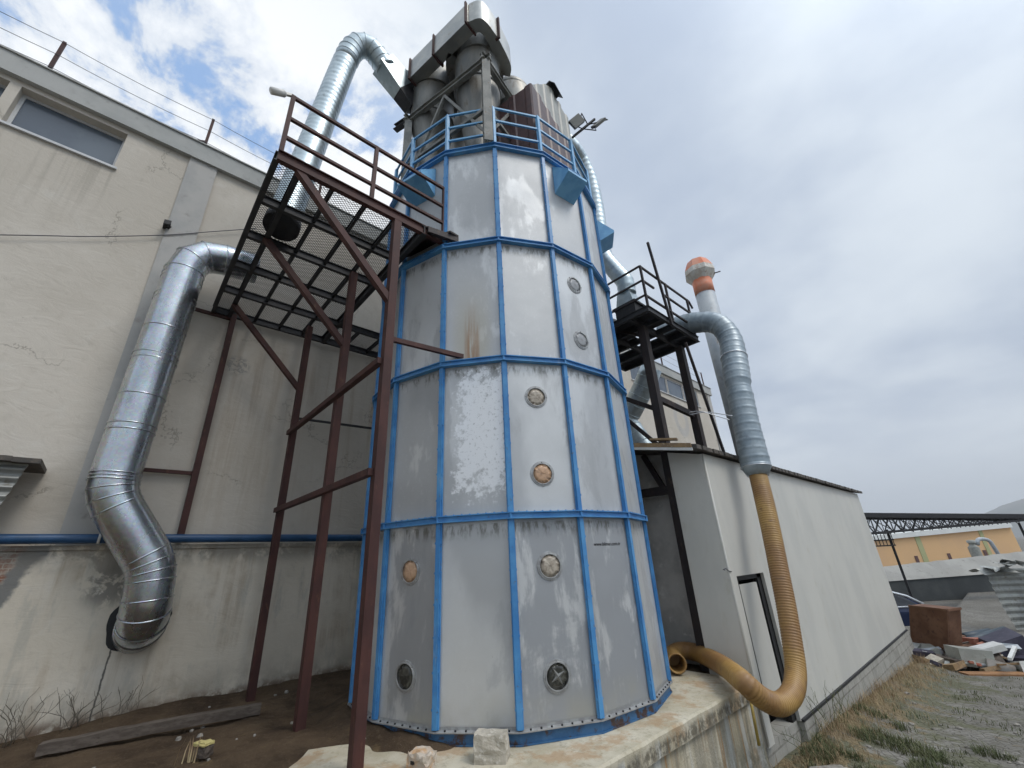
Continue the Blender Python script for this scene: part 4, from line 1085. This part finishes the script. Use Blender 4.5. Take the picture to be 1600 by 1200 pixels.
g = MB(); g.tube([e1+dn*.02, e1+dn*.032], .24, 26); g.tube([pth[len(pth)//2], pth[len(pth)//2]+(pth[len(pth)//2+1]-pth[len(pth)//2]).normalized()*.02], .242, 26); g.build('clamp', M['chrome'], fd)
hp = [e1+dn*.14, on(0,-2.50,1196,790),on(0,-2.47,1207,840),on(0,-2.45,1217,890),on(0,-2.43,1228,945),on(0,-2.42,1238,1005),on(0,-2.42,1243,1050),on(0,-2.42,1238,1082),on(0,-2.46,1218,1100),on(0,-2.55,1190,1090),on(0,-2.68,1158,1062),
      Vector((-3.10,6.42,.22)),Vector((-3.46,6.80,.21)),Vector((-3.80,7.08,.21)),Vector((-4.02,7.06,.22)),Vector((-4.06,6.82,.20)),Vector((-3.90,6.58,.18)),Vector((-3.78,6.42,.18))]
hs = thing('amber_hose', hp[-1], 'long amber ribbed hose hanging past the shed door and curling on the plinth', 'hose')
pth = smooth_path(hp,.0085)
HL = sum((b-a).length for a, b in zip(pth, pth[1:]))
def hr(L):
    k = min(1, L/.5)
    return .139+.004*k-.022*min(1, L/2.4)+.0032*math.sin(2*math.pi*L/.036)*k
g = MB(); g.tube(pth, hr, 24, cap=False); g.build('ribbed_tube', M['hose'], hs)
e1 = pth[-1]; dn = (pth[-1]-pth[-8]).normalized()
g = MB()
cs = []
T = dn; n1 = T.orthogonal().normalized(); n2 = T.cross(n1)
for r, o in ((.122,-.03),(.130,.015),(.122,.02),(.108,.01),(.106,-.12),(.104,-.4)):
    cs.append([e1+T*o+(n1*math.cos(2*math.pi*j/24)+n2*math.sin(2*math.pi*j/24))*r for j in range(24)])
g.rings(cs,24,True,False); g.add(cs[-1],[list(range(24))]); g.build('open_end', M['hose'], hs)
g = MB(); p = on(0,-2.46,1187,743)
cb = pth[3]; tb = (pth[6]-pth[3]).normalized(); g.tube([cb-tb*.01, cb+tb*.01], .150, 24)
g.build('clamp', M['chrome'], hs)
g = MB(); wp = [on(0,-3.3,1078,644),on(0,-3.0,1095,643),on(0,-2.8,1120,650),on(0,-2.62,1140,656)]
g.tube(smooth_path(wp,.05), .009, 6); g.tube(smooth_path([on(0,-3.3,1078,648),on(0,-3.0,1105,644),on(0,-2.62,1145,650)],.05), .008, 6)
tag(g.build('tie_wire', M['chrome']), 'thin pale tie wire between the rear column and the flexible duct', 'wire')

# ------------------------------------------------------------------ the far side of the yard
FX = Vector((fw.x, fw.y, 0)).normalized(); RX = Vector((FX.y, -FX.x, 0))     # away from / across the yard
a = fdp(1395,930,26.5); b = fdp(1600,925,26.5); a.z = b.z = 0
dw = (b-a).normalized(); nw = Vector((dw.y,-dw.x,0)); W0 = a-dw*9; WL = 30
rw = thing('retaining_wall', W0+dw*10+Vector((0,0,-1.6)), 'long low retaining wall, dark below and pale above, across the far yard', 'wall')
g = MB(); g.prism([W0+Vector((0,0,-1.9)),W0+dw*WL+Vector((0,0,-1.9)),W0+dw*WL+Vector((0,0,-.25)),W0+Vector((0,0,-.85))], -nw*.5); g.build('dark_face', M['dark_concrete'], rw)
zc = lambda s_: .10+(s_-9)*.05
pts = []
n = 60
for i in range(n+1):
    s_ = WL*i/n; pts.append(W0+dw*s_+Vector((0,0,zc(s_)+mnoise.noise(Vector((i*.9,0,0)))*.05)))
g = MB(); lo = [Vector((p.x,p.y,-.85+.6*i/n)) for i, p in enumerate(pts)]
off = nw*.06
g.add([p+off for p in lo]+[p-nw*1.0 for p in pts]+[p-nw*1.6-Vector((0,0,.1)) for p in pts], [[i,i+1,n+2+i,n+1+i] for i in range(n)]+[[n+1+i,n+2+i,2*n+3+i,2*n+2+i] for i in range(n)]); g.build('coping', M['pale_concrete'], rw)

BL = fdp(1395,884,46); BR = fdp(1600,862,46); TL = fdp(1380,838,46); TR = fdp(1590,817,46)
dwv = Vector((BR.x-BL.x, BR.y-BL.y, 0)).normalized(); nb = Vector((-dwv.y,dwv.x,0))
wl = Vector((BL.x,BL.y,0))-dwv*10; LW = 24.2
zt_ = lambda s_: 2.0+(s_-10)*.042
ow = thing('orange_warehouse', wl+dwv*12+Vector((0,0,-2)), 'low peach coloured warehouse with white fascia beyond the far yard', 'building')
g = MB(); g.prism([wl+Vector((0,0,-2)), wl+dwv*LW+Vector((0,0,-2)), wl+dwv*LW+Vector((0,0,zt_(LW))), wl+Vector((0,0,zt_(0)))], nb*9); g.build('wall', M['orange_wall'], ow)
g = MB(); g.prism([wl-nb*.25+Vector((0,0,zt_(0)-.1)), wl+dwv*LW-nb*.25+Vector((0,0,zt_(LW)-.1)), wl+dwv*LW-nb*.25+Vector((0,0,zt_(LW)+.42)), wl-nb*.25+Vector((0,0,zt_(0)+.42))], nb*10); g.build('fascia', M['roof_white'], ow)
def on_wh(px, py, off=.03):
    dd = ray(px,py); t = ((wl-CAMP).dot(nb)-off)/dd.dot(nb); return CAMP+dd*t
for x0, x1, xb in ((1431,1439,1449),(1535,1541,1551)):
    p = on_wh(x0,845); q = on_wh(x1,845); s0 = (p-wl).dot(dwv); s1 = (q-wl).dot(dwv)
    g = MB(); g.prism([wl+dwv*s0-nb*.05+Vector((0,0,-2)),wl+dwv*s1-nb*.05+Vector((0,0,-2)),wl+dwv*s1-nb*.05+Vector((0,0,zt_(s1)-.12)),wl+dwv*s0-nb*.05+Vector((0,0,zt_(s0)-.12))], nb*.06); g.build('pilaster', M['stripe_green'], ow)
for px, py in ((1433,875),(1484,871),(1540,866)):
    p = on_wh(px,py,.0); g = MB(); g.obox(p+Vector((0,0,.0)), dwv*.16, nb*.06, (0,0,.42)); g.build('narrow_window', M['mauve'], ow)
c = fdp(1522,858,42); tk = thing('small_silo', (c.x,c.y,-2), 'small pale grey hopper tower with arched pipe before the peach warehouse', 'silo')
g = MB(); g.lathe((c.x,c.y),[(.34,-2),(.36,-.1)],16); g.build('lower_drum', M['grey_paint'], tk)
g = MB(); g.lathe((c.x,c.y),[(.40,-.2),(.42,-.19),(.42,.0),(.42,.74),(.42,.75),(.24,.95),(.24,.96),(.24,1.14),(.32,1.16),(.32,1.17),(.32,1.40),(.04,1.44)],16); g.build('upper_drum', M['light_sheet'], tk)
ap = fillet([c+RX*.5+Vector((0,0,.95-c.z)), c+RX*.8+Vector((0,0,1.5-c.z)), c+RX*1.9+Vector((0,0,1.40-c.z)), c+RX*2.4+Vector((0,0,-1.6-c.z))], .6, 5)
g = MB(); g.tube(ap,.17,10); g.build('arched_pipe', M['grey_paint'], tk)

t0 = fdp(1355,802,24); t1 = fdp(1600,804,24); dt = Vector((t1.x-t0.x,t1.y-t0.y,0)); TLn = dt.length; dt.normalize(); nt_ = Vector((-dt.y,dt.x,0))
tr = thing('lattice_canopy', Vector((t0.x,t0.y,-1.55)), 'dark steel lattice canopy spanning high over the far yard', 'canopy')
zt2 = lambda s_: t0.z+(t1.z-t0.z)*s_/TLn
zb2 = lambda s_: 2.12+.30*s_/TLn
g = MB(); e = TLn+6; s0 = -6
for dd in (0,1.3):
    o = Vector((t0.x,t0.y,0))+nt_*dd
    def P_(s_, z): return o+dt*s_+Vector((0,0,z))
    g.bar(P_(s0,zt2(s0)-.13),P_(e,zt2(e)-.13),.16,.20)
    g.bar(P_(s0,zb2(s0)),P_(e,zb2(e)),.10,.12)
    k = s0
    while k < e-.1:
        for a_, b_ in ((zb2,zt2),(zt2,zb2)): g.bar(P_(k,a_(k)),P_(min(e,k+.55),b_(k+.55)-.1),.035,.035)
        g.bar(P_(k,zb2(k)),P_(k,zt2(k)-.1),.03,.03); k += .55
k = s0
while k < e:
    g.bar(Vector((t0.x,t0.y,0))+dt*k+Vector((0,0,zb2(k))), Vector((t0.x,t0.y,0))+dt*(k+.8)+nt_*1.3+Vector((0,0,zb2(k))),.03,.03)
    g.bar(Vector((t0.x,t0.y,0))+dt*k+Vector((0,0,zb2(k))), Vector((t0.x,t0.y,0))+dt*k+nt_*1.3+Vector((0,0,zt2(k)-.2)),.03,.03); k += .8
g.build('lattice_girder', M['dark'], tr)
g = MB(); o = Vector((t0.x,t0.y,0))
g.prism([o+dt*s0+Vector((0,0,zt2(s0)-.03)), o+dt*e+Vector((0,0,zt2(e)-.03)), o+dt*e+Vector((0,0,zt2(e)+.03)), o+dt*s0+Vector((0,0,zt2(s0)+.03))], nt_*1.5); g.build('roof', M['dark'], tr)
for q in ((1390,840),(1592,818)):
    p = fdp(*q,24); g = MB(); g.bar((p.x,p.y,-1.6),(p.x,p.y,2.3),.11,.11); g.build('post', M['dark'], tr)
g = MB()
pl0 = fdp(1372,835,24); pr0 = fdp(1392,832,24)
for z in (1.45,1.75,2.1): g.bar(Vector((pl0.x-1.2*dt.x,pl0.y-1.2*dt.y,z)),Vector((pr0.x,pr0.y,z)),.05,.07)
for i in range(7):
    q = Vector((pr0.x,pr0.y,0))-dt*(.05+i*.2); g.bar(q+Vector((0,0,1.45)),q+Vector((0,0,2.1)),.035,.035)
g.build('side_railing', M['dark'], tr)

# parked car half hidden by the shed
pcx = fdp(1366,980,16); cb_ = Vector((pcx.x,pcx.y,-1.56))
car = thing('parked_car', cb_, 'dark blue car with silver roof trim half hidden behind the shed corner', 'car')
cdx, cdn = RX, FX
def carpt(x, y, z): return cb_+cdx*x+cdn*y+Vector((0,0,z))
side = [(-2.1,.35),(-2.12,.75),(-1.95,.88),(-1.35,.95),(-.75,1.42),(-.2,1.50),(.55,1.47),(1.05,1.28),(1.55,1.0),(2.02,.92),(2.12,.7),(2.1,.35)]
g = MB(); g.rings([[carpt(x*.97,-.86 if z > .5 else -.82,z) if z < 1.0 else carpt(x,-.66,z) for x, z in side],[carpt(x*.97,.86 if z > .5 else .82,z) if z < 1.0 else carpt(x,.66,z) for x, z in side]],12,False,True)
g.build('body', M['car_paint'], car)
for sgn in (-1,1):
    g = MB(); g.prism([carpt(-1.15,sgn*.80,1.0),carpt(1.25,sgn*.80,1.0),carpt(.9,sgn*.70,1.30),(carpt(.5,sgn*.685,1.40)),carpt(-.2,sgn*.68,1.42),carpt(-.65,sgn*.69,1.34)], cdn*sgn*.03); g.build('side_windows', M['car_glass'], car)
    g = MB(); g.tube([carpt(-1.35,sgn*.80,.99),carpt(-.75,sgn*.72,1.40),carpt(-.2,sgn*.70,1.47),carpt(.55,sgn*.70,1.45),carpt(1.05,sgn*.72,1.30),carpt(1.5,sgn*.80,1.02)],.045,8); g.tube([carpt(-1.4,sgn*.86,.97),carpt(1.6,sgn*.86,.97)],.03,8); g.build('trim', M['chrome'], car)
    for x in (-1.32,1.32):
        g = MB(); g.disc(carpt(x,sgn*.78,.32),cdn,.32,.2,24); w_ = g.build('wheel', M['black'], car)
        g = MB(); g.disc(carpt(x,sgn*.885,.32),cdn,.20,.02,20); g.build('rim', M['chrome'], w_)
g = MB(); g.obox(carpt(2.09,0,.72),cdx*.03,cdn*.62,(0,0,.08)); g.build('headlight', M['white'], car)

# rusty steel box and rubbish
def yb(px, py, z=-1.5): return on(2, z, px, py)
def tilted(name, mat, c, ax, ay, az, label, cat, jag=0, group=None):
    g = MB(); g.obox(c, ax, ay, az)
    if jag: g.v = [v+mnoise.noise_vector(v*3)*jag for v in g.v]
    return tag(g.build(name, mat), label, cat, group)
b0_ = yb(1423,1003,-1.22); b1_ = yb(1483,1015,-1.22); b2_ = yb(1504,1011,-1.22)
rb = thing('steel_box', (b0_+b2_)/2, 'large closed rusty brown steel box resting on the rubbish heap', 'box')
upb = near(1420,946,b0_)-b0_              # the box leans a little on its bearers
g = MB(); ex = b2_-b1_; g.prism([b0_,b1_,b2_,b0_+ex],upb)
g.build('shell', M['rust_box'], rb)
g = MB()
for p, q in ((b0_,b1_),(b1_,b2_)): g.bar(p+upb*.985,q+upb*.985,.05,.06); g.bar(p+upb*.015,q+upb*.015,.05,.06)
g.bar(b1_,b1_+upb,.05,.05); g.build('edge_angles', M['rust_box'], rb)
for i, q in enumerate(((1435,1022),(1478,1033))):
    c = yb(*q,-1.36); tilted('timber_bearer', M['timber'], c+FX*.3, RX*.10, FX*.7, (0,0,.10), ('left' if i == 0 else 'right')+' timber bearer under the rusty steel box', 'timber', .02)
# corrugated sheet stack at the right edge
c0 = yb(1580,985,-1.5); c1 = yb(1650,985,-1.5)
ct = thing('corrugated_sheets', c0, 'stack of crumpled grey corrugated sheets standing at the right edge', 'metal sheet')
g = MB(); nn = 40; rows_ = []
for j in range(nn+1):
    z = -1.5+2.0*j/nn; o = .022*math.sin(j/nn*2*math.pi*9); lean = -.22*(1-(z+1.5)/2.0)
    row = []
    for i in range(9):
        s_ = i/8; p = c0+(c1-c0)*s_+FX*(o+.25*math.sin(s_*3))-RX*(lean+.07*math.sin((z+1.5)*1.6))
        row.append(Vector((p.x,p.y,z)))
    rows_.append(row)
b0 = len(g.v)
for r_ in rows_: g.v += r_
for j in range(nn):
    for i in range(8): g.f.append([b0+j*9+i,b0+j*9+i+1,b0+(j+1)*9+i+1,b0+(j+1)*9+i]); g.sm.append(False)
g.build('standing_sheet', M['corr'], ct)
g = MB()
for k in range(5):
    b0 = len(g.v)
    base = c0+RX*(-.15+k*.28)+Vector((0,0,2.02)); base.z = .42+.06*k
    for j in range(6):
        for i in range(6):
            p = base+RX*(i*.16)+FX*(j*.12-.25); g.v.append(p+mnoise.noise_vector(p*2.3+Vector((k,0,0)))*.22)
    for j in range(5):
        for i in range(5): g.f.append([b0+j*6+i,b0+j*6+i+1,b0+(j+1)*6+i+1,b0+(j+1)*6+i]); g.sm.append(False)
g.build('torn_top', M['corr'], ct)
def junk(name, mat, px, py, w, d_, h, rot, tilt, label, cat, z=-1.45, jag=.02):
    c = yb(px,py,z); rm = Matrix.Rotation(rot,3,'Z') @ Matrix.Rotation(tilt,3,'Y')
    return tilted(name, mat, c+Vector((0,0,h/2)), rm@Vector((w/2,0,0)), rm@Vector((0,d_/2,0)), rm@Vector((0,0,h/2)), label, cat, jag)
junk('fridge_carcass', M['light_sheet'], 1521,1040, .80,.45,.40, .75,.12, 'pale fridge carcass lying on its side in the rubbish', 'fridge')
junk('foam_board', M['white'], 1545,1018, .6,.45,.14, .5,-.25, 'white foam board tilted on the rubbish heap', 'board', -1.2)
junk('white_plank', M['white'], 1583,1022, .07,1.7,.06, -.05,.1, 'slim white plank leaning across the dark tarp', 'plank', -1.05)
junk('red_rag', M['red_cloth'], 1536,1008, .8,.5,.16, .8,.1, 'faded red rag draped on the rubbish heap', 'rag', -1.3,.12)
junk('dark_tarp', M['tarp'], 1582,1028, .8,.6,.5, .6,-.2, 'dark purple tarp bunched under the white plank', 'tarp', -1.5,.2)
junk('bin_bag', M['tarp'], 1446,1036, .5,.5,.28, .3,.1, 'black rubbish bag by the shed foundation corner', 'bag', -1.5,.12)
junk('white_sack', M['white'], 1457,1034, .3,.3,.22, .3,.4, 'small crumpled white sack beside the black bag', 'sack', -1.45,.1)
junk('orange_crate', M['copper'], 1430,1020, .35,.35,.25, .3,.2, 'small orange crate fragment beneath the rusty box', 'crate', -1.5,.05)
junk('bent_sheet', M['light_sheet'], 1450,1044, .9,.35,.05, .6,.1, 'bent pale scrap panel lying flat before the bags', 'panel', -1.52,.05)
junk('ochre_boards', M['copper'], 1560,1056, 1.5,.3,.07, .72,.02, 'splintered ochre boards along the front of the heap', 'boards', -1.53,.05)
junk('crumpled_sheet', M['white'], 1562,1046, .5,.45,.16, .4,.1, 'crumpled white plastic sheet beside the fridge carcass', 'plastic sheet', -1.5,.15)
junk('rubble_mound', M['timber'], 1500,1016, 2.4,1.6,.30, .75,.0, 'low mound of brown rubble and splinters beneath the rubbish', 'rubble', -1.62,.25)
rs = random.Random(5)
mats_ = ['timber','rust_box','light_sheet','tarp','plank','white','corr','copper','block','red_cloth','timber','grey_paint']
for i in range(70):
    px, py = 1428+rs.random()*178, 1012+rs.random()*36
    if py < 1012+max(0,(1500-px))*.12: py += 12
    c = yb(px, py, -1.48); L = rs.choice((.18,.25,.35,.5,.8)); rm = Matrix.Rotation(rs.uniform(0,3.1),3,'Z') @ Matrix.Rotation(rs.uniform(-.45,.45),3,'Y') @ Matrix.Rotation(rs.uniform(-.4,.4),3,'X')
    c.z += rs.uniform(0,.22)
    tilted('scrap_piece', M[mats_[i%12]], c, rm@Vector((L/2,0,0)), rm@Vector((0,L*rs.uniform(.12,.4),0)), rm@Vector((0,0,L*rs.uniform(.03,.14)+.01)), 'small loose scrap in the rubbish heap by the rusty box', 'scrap', L*.10, 'scrap pieces in the rubbish heap')
for q0, q1, lb in (((1505,996),(1546,988),'dark blue pipe lying beside the rusty steel box'),((1508,1004),(1570,985),'longer dark pipe lying askew behind the red rag')):
    g = MB(); g.tube([yb(*q0,-1.25),yb(*q1,-1.25)],.12,14); tag(g.build('plastic_pipe', simple('dark_teal_pipe',(.022,.04,.055),(.03,.05,.07),5,.5)), lb, 'pipe')
for i in range(8):
    c = yb(1470+i*15+random.uniform(-6,6), 1024+random.uniform(-12,18), -1.42)
    g = MB(); r0 = random.uniform(.4,.8)
    for k in range(1): g.bar(c-RX*r0*.6+FX*random.uniform(-.3,.3)+Vector((0,0,random.uniform(-.05,.1))), c+RX*r0*.6+FX*random.uniform(-.3,.3)+Vector((0,0,random.uniform(-.05,.25))), .07,.035)
    tag(g.build('scrap_lath', M['plank'] if i % 2 else M['timber']), 'broken wooden lath strewn over the rubbish heap', 'lath', 'laths in the rubbish heap')

# ------------------------------------------------------------------ small things on the ground
def rock(c, rx, ry, rz, seed, rough=.25, seg=10):
    g = MB(); cs = []
    for i in range(7):
        ph = -math.pi/2+math.pi*i/6
        cs.append([Vector((math.cos(ph)*math.cos(2*math.pi*j/seg), math.cos(ph)*math.sin(2*math.pi*j/seg), math.sin(ph))) for j in range(seg)])
    for r_ in cs:
        for v in r_:
            s_ = 1+mnoise.noise(v*1.6+Vector((seed,0,0)))*rough*2
            v.x, v.y, v.z = c[0]+v.x*s_*rx, c[1]+v.y*s_*ry, c[2]+v.z*s_*rz
    g.rings(cs, seg, False, False); return g
def chunk(c, sx, sy, sz, rot, seed, jag=.03, div=4):
    """broken block: subdivided box with ragged faces"""
    g = MB(); rm = Matrix.Rotation(rot,3,'Z')
    for ax in range(3):
        for sgn in (-1,1):
            b0 = len(g.v)
            for i in range(div+1):
                for j in range(div+1):
                    p = [0,0,0]; p[ax] = sgn; p[(ax+1)%3] = -1+2*i/div; p[(ax+2)%3] = -1+2*j/div
                    p = Vector(p); r_ = p.copy()
                    for a in range(3):
                        if abs(r_[a]) > .99 and sum(abs(r_[b]) > .99 for b in range(3)) > 1: r_[a] *= .95
                    v = Vector((r_.x*sx/2, r_.y*sy/2, r_.z*sz/2))
                    v += mnoise.noise_vector(p*1.7+Vector((seed,0,0)))*jag
                    g.v.append(rm@v+Vector(c))
            for i in range(div):
                for j in range(div):
                    f = [b0+i*(div+1)+j, b0+(i+1)*(div+1)+j, b0+(i+1)*(div+1)+j+1, b0+i*(div+1)+j+1]
                    g.f.append(f if sgn > 0 else f[::-1]); g.sm.append(False)
    return g
p = on(2,.12,768,1166); tag(chunk((p.x,p.y,.12),.30,.20,.21,.70,3,.02,6).build('concrete_block', M['block'], org=(p.x,p.y,.02)), 'rough grey concrete block lying at the foot of the silo', 'block')
p = on(2,.09,659,1186)
hb = thing('hollow_brick', (p.x,p.y,.02), 'broken pale hollow brick on the plinth near the front platform leg', 'brick')
chunk((p.x,p.y,.085),.22,.15,.12,.25,8,.028,6).build('body', M['brick_pale'], hb)
g = MB()
for dx in (-.03,):
    q = Vector((p.x+dx*.97+.02,p.y-.078+dx*.2,.085)); g.obox(q,(.016,.004,0),(.002,-.01,0),(0,.0,.012))
g.build('holes', M['black'], hb)  # solid black inset, its colour standing in for the dark of a hole
# long timber on the soil
t0_ = on(2,.06,62,1166); t1_ = on(2,.08,408,1104)
g = MB(); d_ = (t1_-t0_); nseg = 24; cs = []
side_ = Vector((d_.y,-d_.x,0)).normalized()
for i in range(nseg+1):
    c = t0_+d_*(i/nseg); c.z = .03+.03*math.sin(i/nseg*2)+mnoise.noise(Vector((i*.5,0,0)))*.01; w = .055+mnoise.noise(Vector((i*.6,3,0)))*.012
    cs.append([c-side_*w+Vector((0,0,-.05)), c+side_*w+Vector((0,0,-.05)), c+side_*w+Vector((0,0,.05)), c-side_*w+Vector((0,0,.055))])
g.rings(cs,4,False,True); tag(g.build('timber_beam', M['timber']), 'long weathered timber beam lying on the brown soil', 'timber')
t2_ = on(2,.03,-10,1184); 
p = on(2,.10,318,1163)
g = chunk((p.x,p.y,.11),.17,.10,.028,.55,5,.012,5); g.v = [v+Vector((0,0,.02*(v.x-p.x))) for v in g.v]
tag(g.build('yellow_board', M['yellow']), 'small pale yellow board lying on a dark stone on the soil', 'board')
g = chunk((p.x+.035,p.y+.02,.05),.11,.09,.085,.55,6,.012,4); tag(g.build('dark_stone', M['timber']), 'dark stone propping the small yellow board', 'stone')
for i in range(24):
    x = random.uniform(-8.1,-4.9); y = random.uniform(-.3,3.6)
    if math.hypot(x-SC.x,y-SC.y) < 2.3: continue
    r_ = random.choice((.012,.016,.02,.03))
    tag(rock((x,y,dirt_z(x,y)+r_*.3),r_*1.3,r_,r_*.8,i*3.1,.25,8).build('pebble', M['stone']), 'small pale pebble scattered on the brown soil', 'pebble', 'pebbles on the soil')
for i in range(30):
    x = random.uniform(-2.5,-.6); y = random.uniform(6.3,13)
    r_ = random.choice((.02,.025,.035)); tag(rock((x,y,ground_z(x,y)+r_*.3),r_*1.4,r_,r_*.7,i*2.3+50,.25,8).build('yard_stone', M['stone']), 'small loose stone on the worn yard paving', 'stone', 'stones on the yard')
p = on(2,-.72,1290,1176); tag(chunk((p.x,p.y,ground_z(p.x,p.y)+.05),.42,.22,.08,.9,15,.03,5).build('flat_stone', M['stone']), 'flat pale slab half buried among the green weeds', 'slab')

# ------------------------------------------------------------------ weeds
def blades(name, mat, n, place, h0, h1, w, bend, label, cat, kind='stuff'):
    g = MB()
    for _ in range(n):
        r_ = place()
        if r_ is None: continue
        x, y, z, sc = r_
        h = random.uniform(h0,h1)*sc; a = random.uniform(0,2*math.pi); lean = random.uniform(.1,bend)*h
        dx, dy = math.cos(a)*lean, math.sin(a)*lean; px, py = -math.sin(a)*w*.5, math.cos(a)*w*.5
        b0 = len(g.v)
        g.v += [Vector((x-px,y-py,z-.02)),Vector((x+px,y+py,z-.02)),Vector((x+dx*.35+px*.8,y+dy*.35+py*.8,z+h*.55)),Vector((x+dx*.35-px*.8,y+dy*.35-py*.8,z+h*.55)),Vector((x+dx,y+dy,z+h))]
        g.f += [[b0,b0+1,b0+2,b0+3],[b0+3,b0+2,b0+4]]; g.sm += [False,False]
    return tag(g.build(name, mat), label, cat, None, kind)
def clump(x, y, k): return mnoise.noise(Vector((x*1.6,y*1.6,k)))
def pl_dry():
    y = random.uniform(6.6,18.5); d = abs(random.gauss(0,.42))
    x = -2.86+d*.85
    if clump(x,y,1) < -.28 and d > .15: return None
    return x, y, ground_z(x,y), max(.35,1-d*.45)*(1.15 if clump(x,y,2) > 0 else .75)
blades('dry_grass', M['dry'], 4300, pl_dry, .04,.20,.007,1.1,'dry straw coloured grass along the foot of the shed', 'dry grass')
def pl_green():
    y = random.uniform(5.2,10.5); x = random.uniform(-2.85,-.6)
    if clump(x,y,5)+clump(x*2.7,y*2.7,6)*.5 < .10+max(0,(x+1.9))*.25: return None
    return x, y, ground_z(x,y), 1.0
blades('green_weeds', M['green'], 26000, pl_green, .03,.12,.008,1.5,'low green weeds growing on the yard before the shed', 'weeds')
def pl_far():
    y = random.uniform(9,18); x = random.uniform(-2.6,1.5)
    if clump(x,y,9) < .22: return None
    return x, y, ground_z(x,y), .8
blades('yard_grass', M['green'], 9000, pl_far, .03,.09,.010,1.5,'patchy short green grass between the yard stones', 'grass')
def pl_weedstalk():
    x = random.gauss(-6.05,.05); y = random.gauss(1.05,.05); return x, y, dirt_z(x,y), 1
blades('straw_tuft', M['dry'], 12, pl_weedstalk, .14,.26,.012,.5,'small tuft of straw stalks beside the yellow board','grass tuft', None)
# leggy dead weeds against the plinth wall
def leggy(name, cx, cy, n, h, mat, label, seed):
    rd_ = random.Random(seed); g = MB()
    for _ in range(n):
        x, y = cx+rd_.gauss(0,.03), cy+rd_.gauss(0,.07); p = Vector((x,y,dirt_z(x,y)-.02)) if cx < -5 else Vector((x,y,ground_z(x,y)-.02))
        dr_ = Vector((rd_.uniform(-.2,.3),rd_.uniform(-.6,.6),1)).normalized(); pts = [p]
        for k in range(6):
            dr_ = (dr_+Vector((rd_.uniform(-.35,.35),rd_.uniform(-.35,.35),rd_.uniform(-.25,.15)))).normalized()
            pts.append(pts[-1]+dr_*h/6)
            if rd_.random() < .75:
                b_ = (dr_+Vector((rd_.uniform(-1,1),rd_.uniform(-1,1),rd_.uniform(-.2,.5)))).normalized()
                g.tube([pts[-1],pts[-1]+b_*h*.13,pts[-1]+b_*h*.22+Vector((0,0,.02))],.002,4)
        g.tube(pts,.003,5)
    return tag(g.build(name, mat), label, 'dead weed', 'dead weeds along the plinth wall')
for i,(y,n) in enumerate(((-.35,10),(.12,9),(.62,7))):
    leggy('dead_weed', -8.36, y, n, .50-.08*i, M['twig'], ['leftmost leggy dead weed against the stained plinth wall','middle leggy dead weed under the duct outlet','short dead weed right of the plaster crack'][i], 11+i)
for i,(y,h) in enumerate(((8.6,.55),(9.3,.42),(7.6,.45))):
    o = leggy('yard_weed', -2.72, y, 7, h, M['green'], ['tall thin weed growing against the shed panel','thin weed beside the foundation blocks','low thin weed below the amber hose bend'][i], 31+i); del o['group']; o['category'] = 'weed'

# ------------------------------------------------------------------ haze
def build_haze():
    m = bpy.data.materials.new('thin_haze'); m.use_nodes = True; t = m.node_tree; t.nodes.clear()
    o = t.nodes.new('ShaderNodeOutputMaterial'); v = t.nodes.new('ShaderNodeVolumePrincipled')
    v.inputs['Color'].default_value = (.86, .90, .95, 1); v.inputs['Density'].default_value = 0.00036; v.inputs['Anisotropy'].default_value = 0.2
    t.links.new(v.outputs[0], o.inputs['Volume'])
    g = MB(); g.box((-4700,-4700,-5),(4700,4700,330))
    tag(g.build('haze', m, org=(0,0,0)), 'thin pale haze over the far hills', 'haze', None, 'stuff')
build_haze()
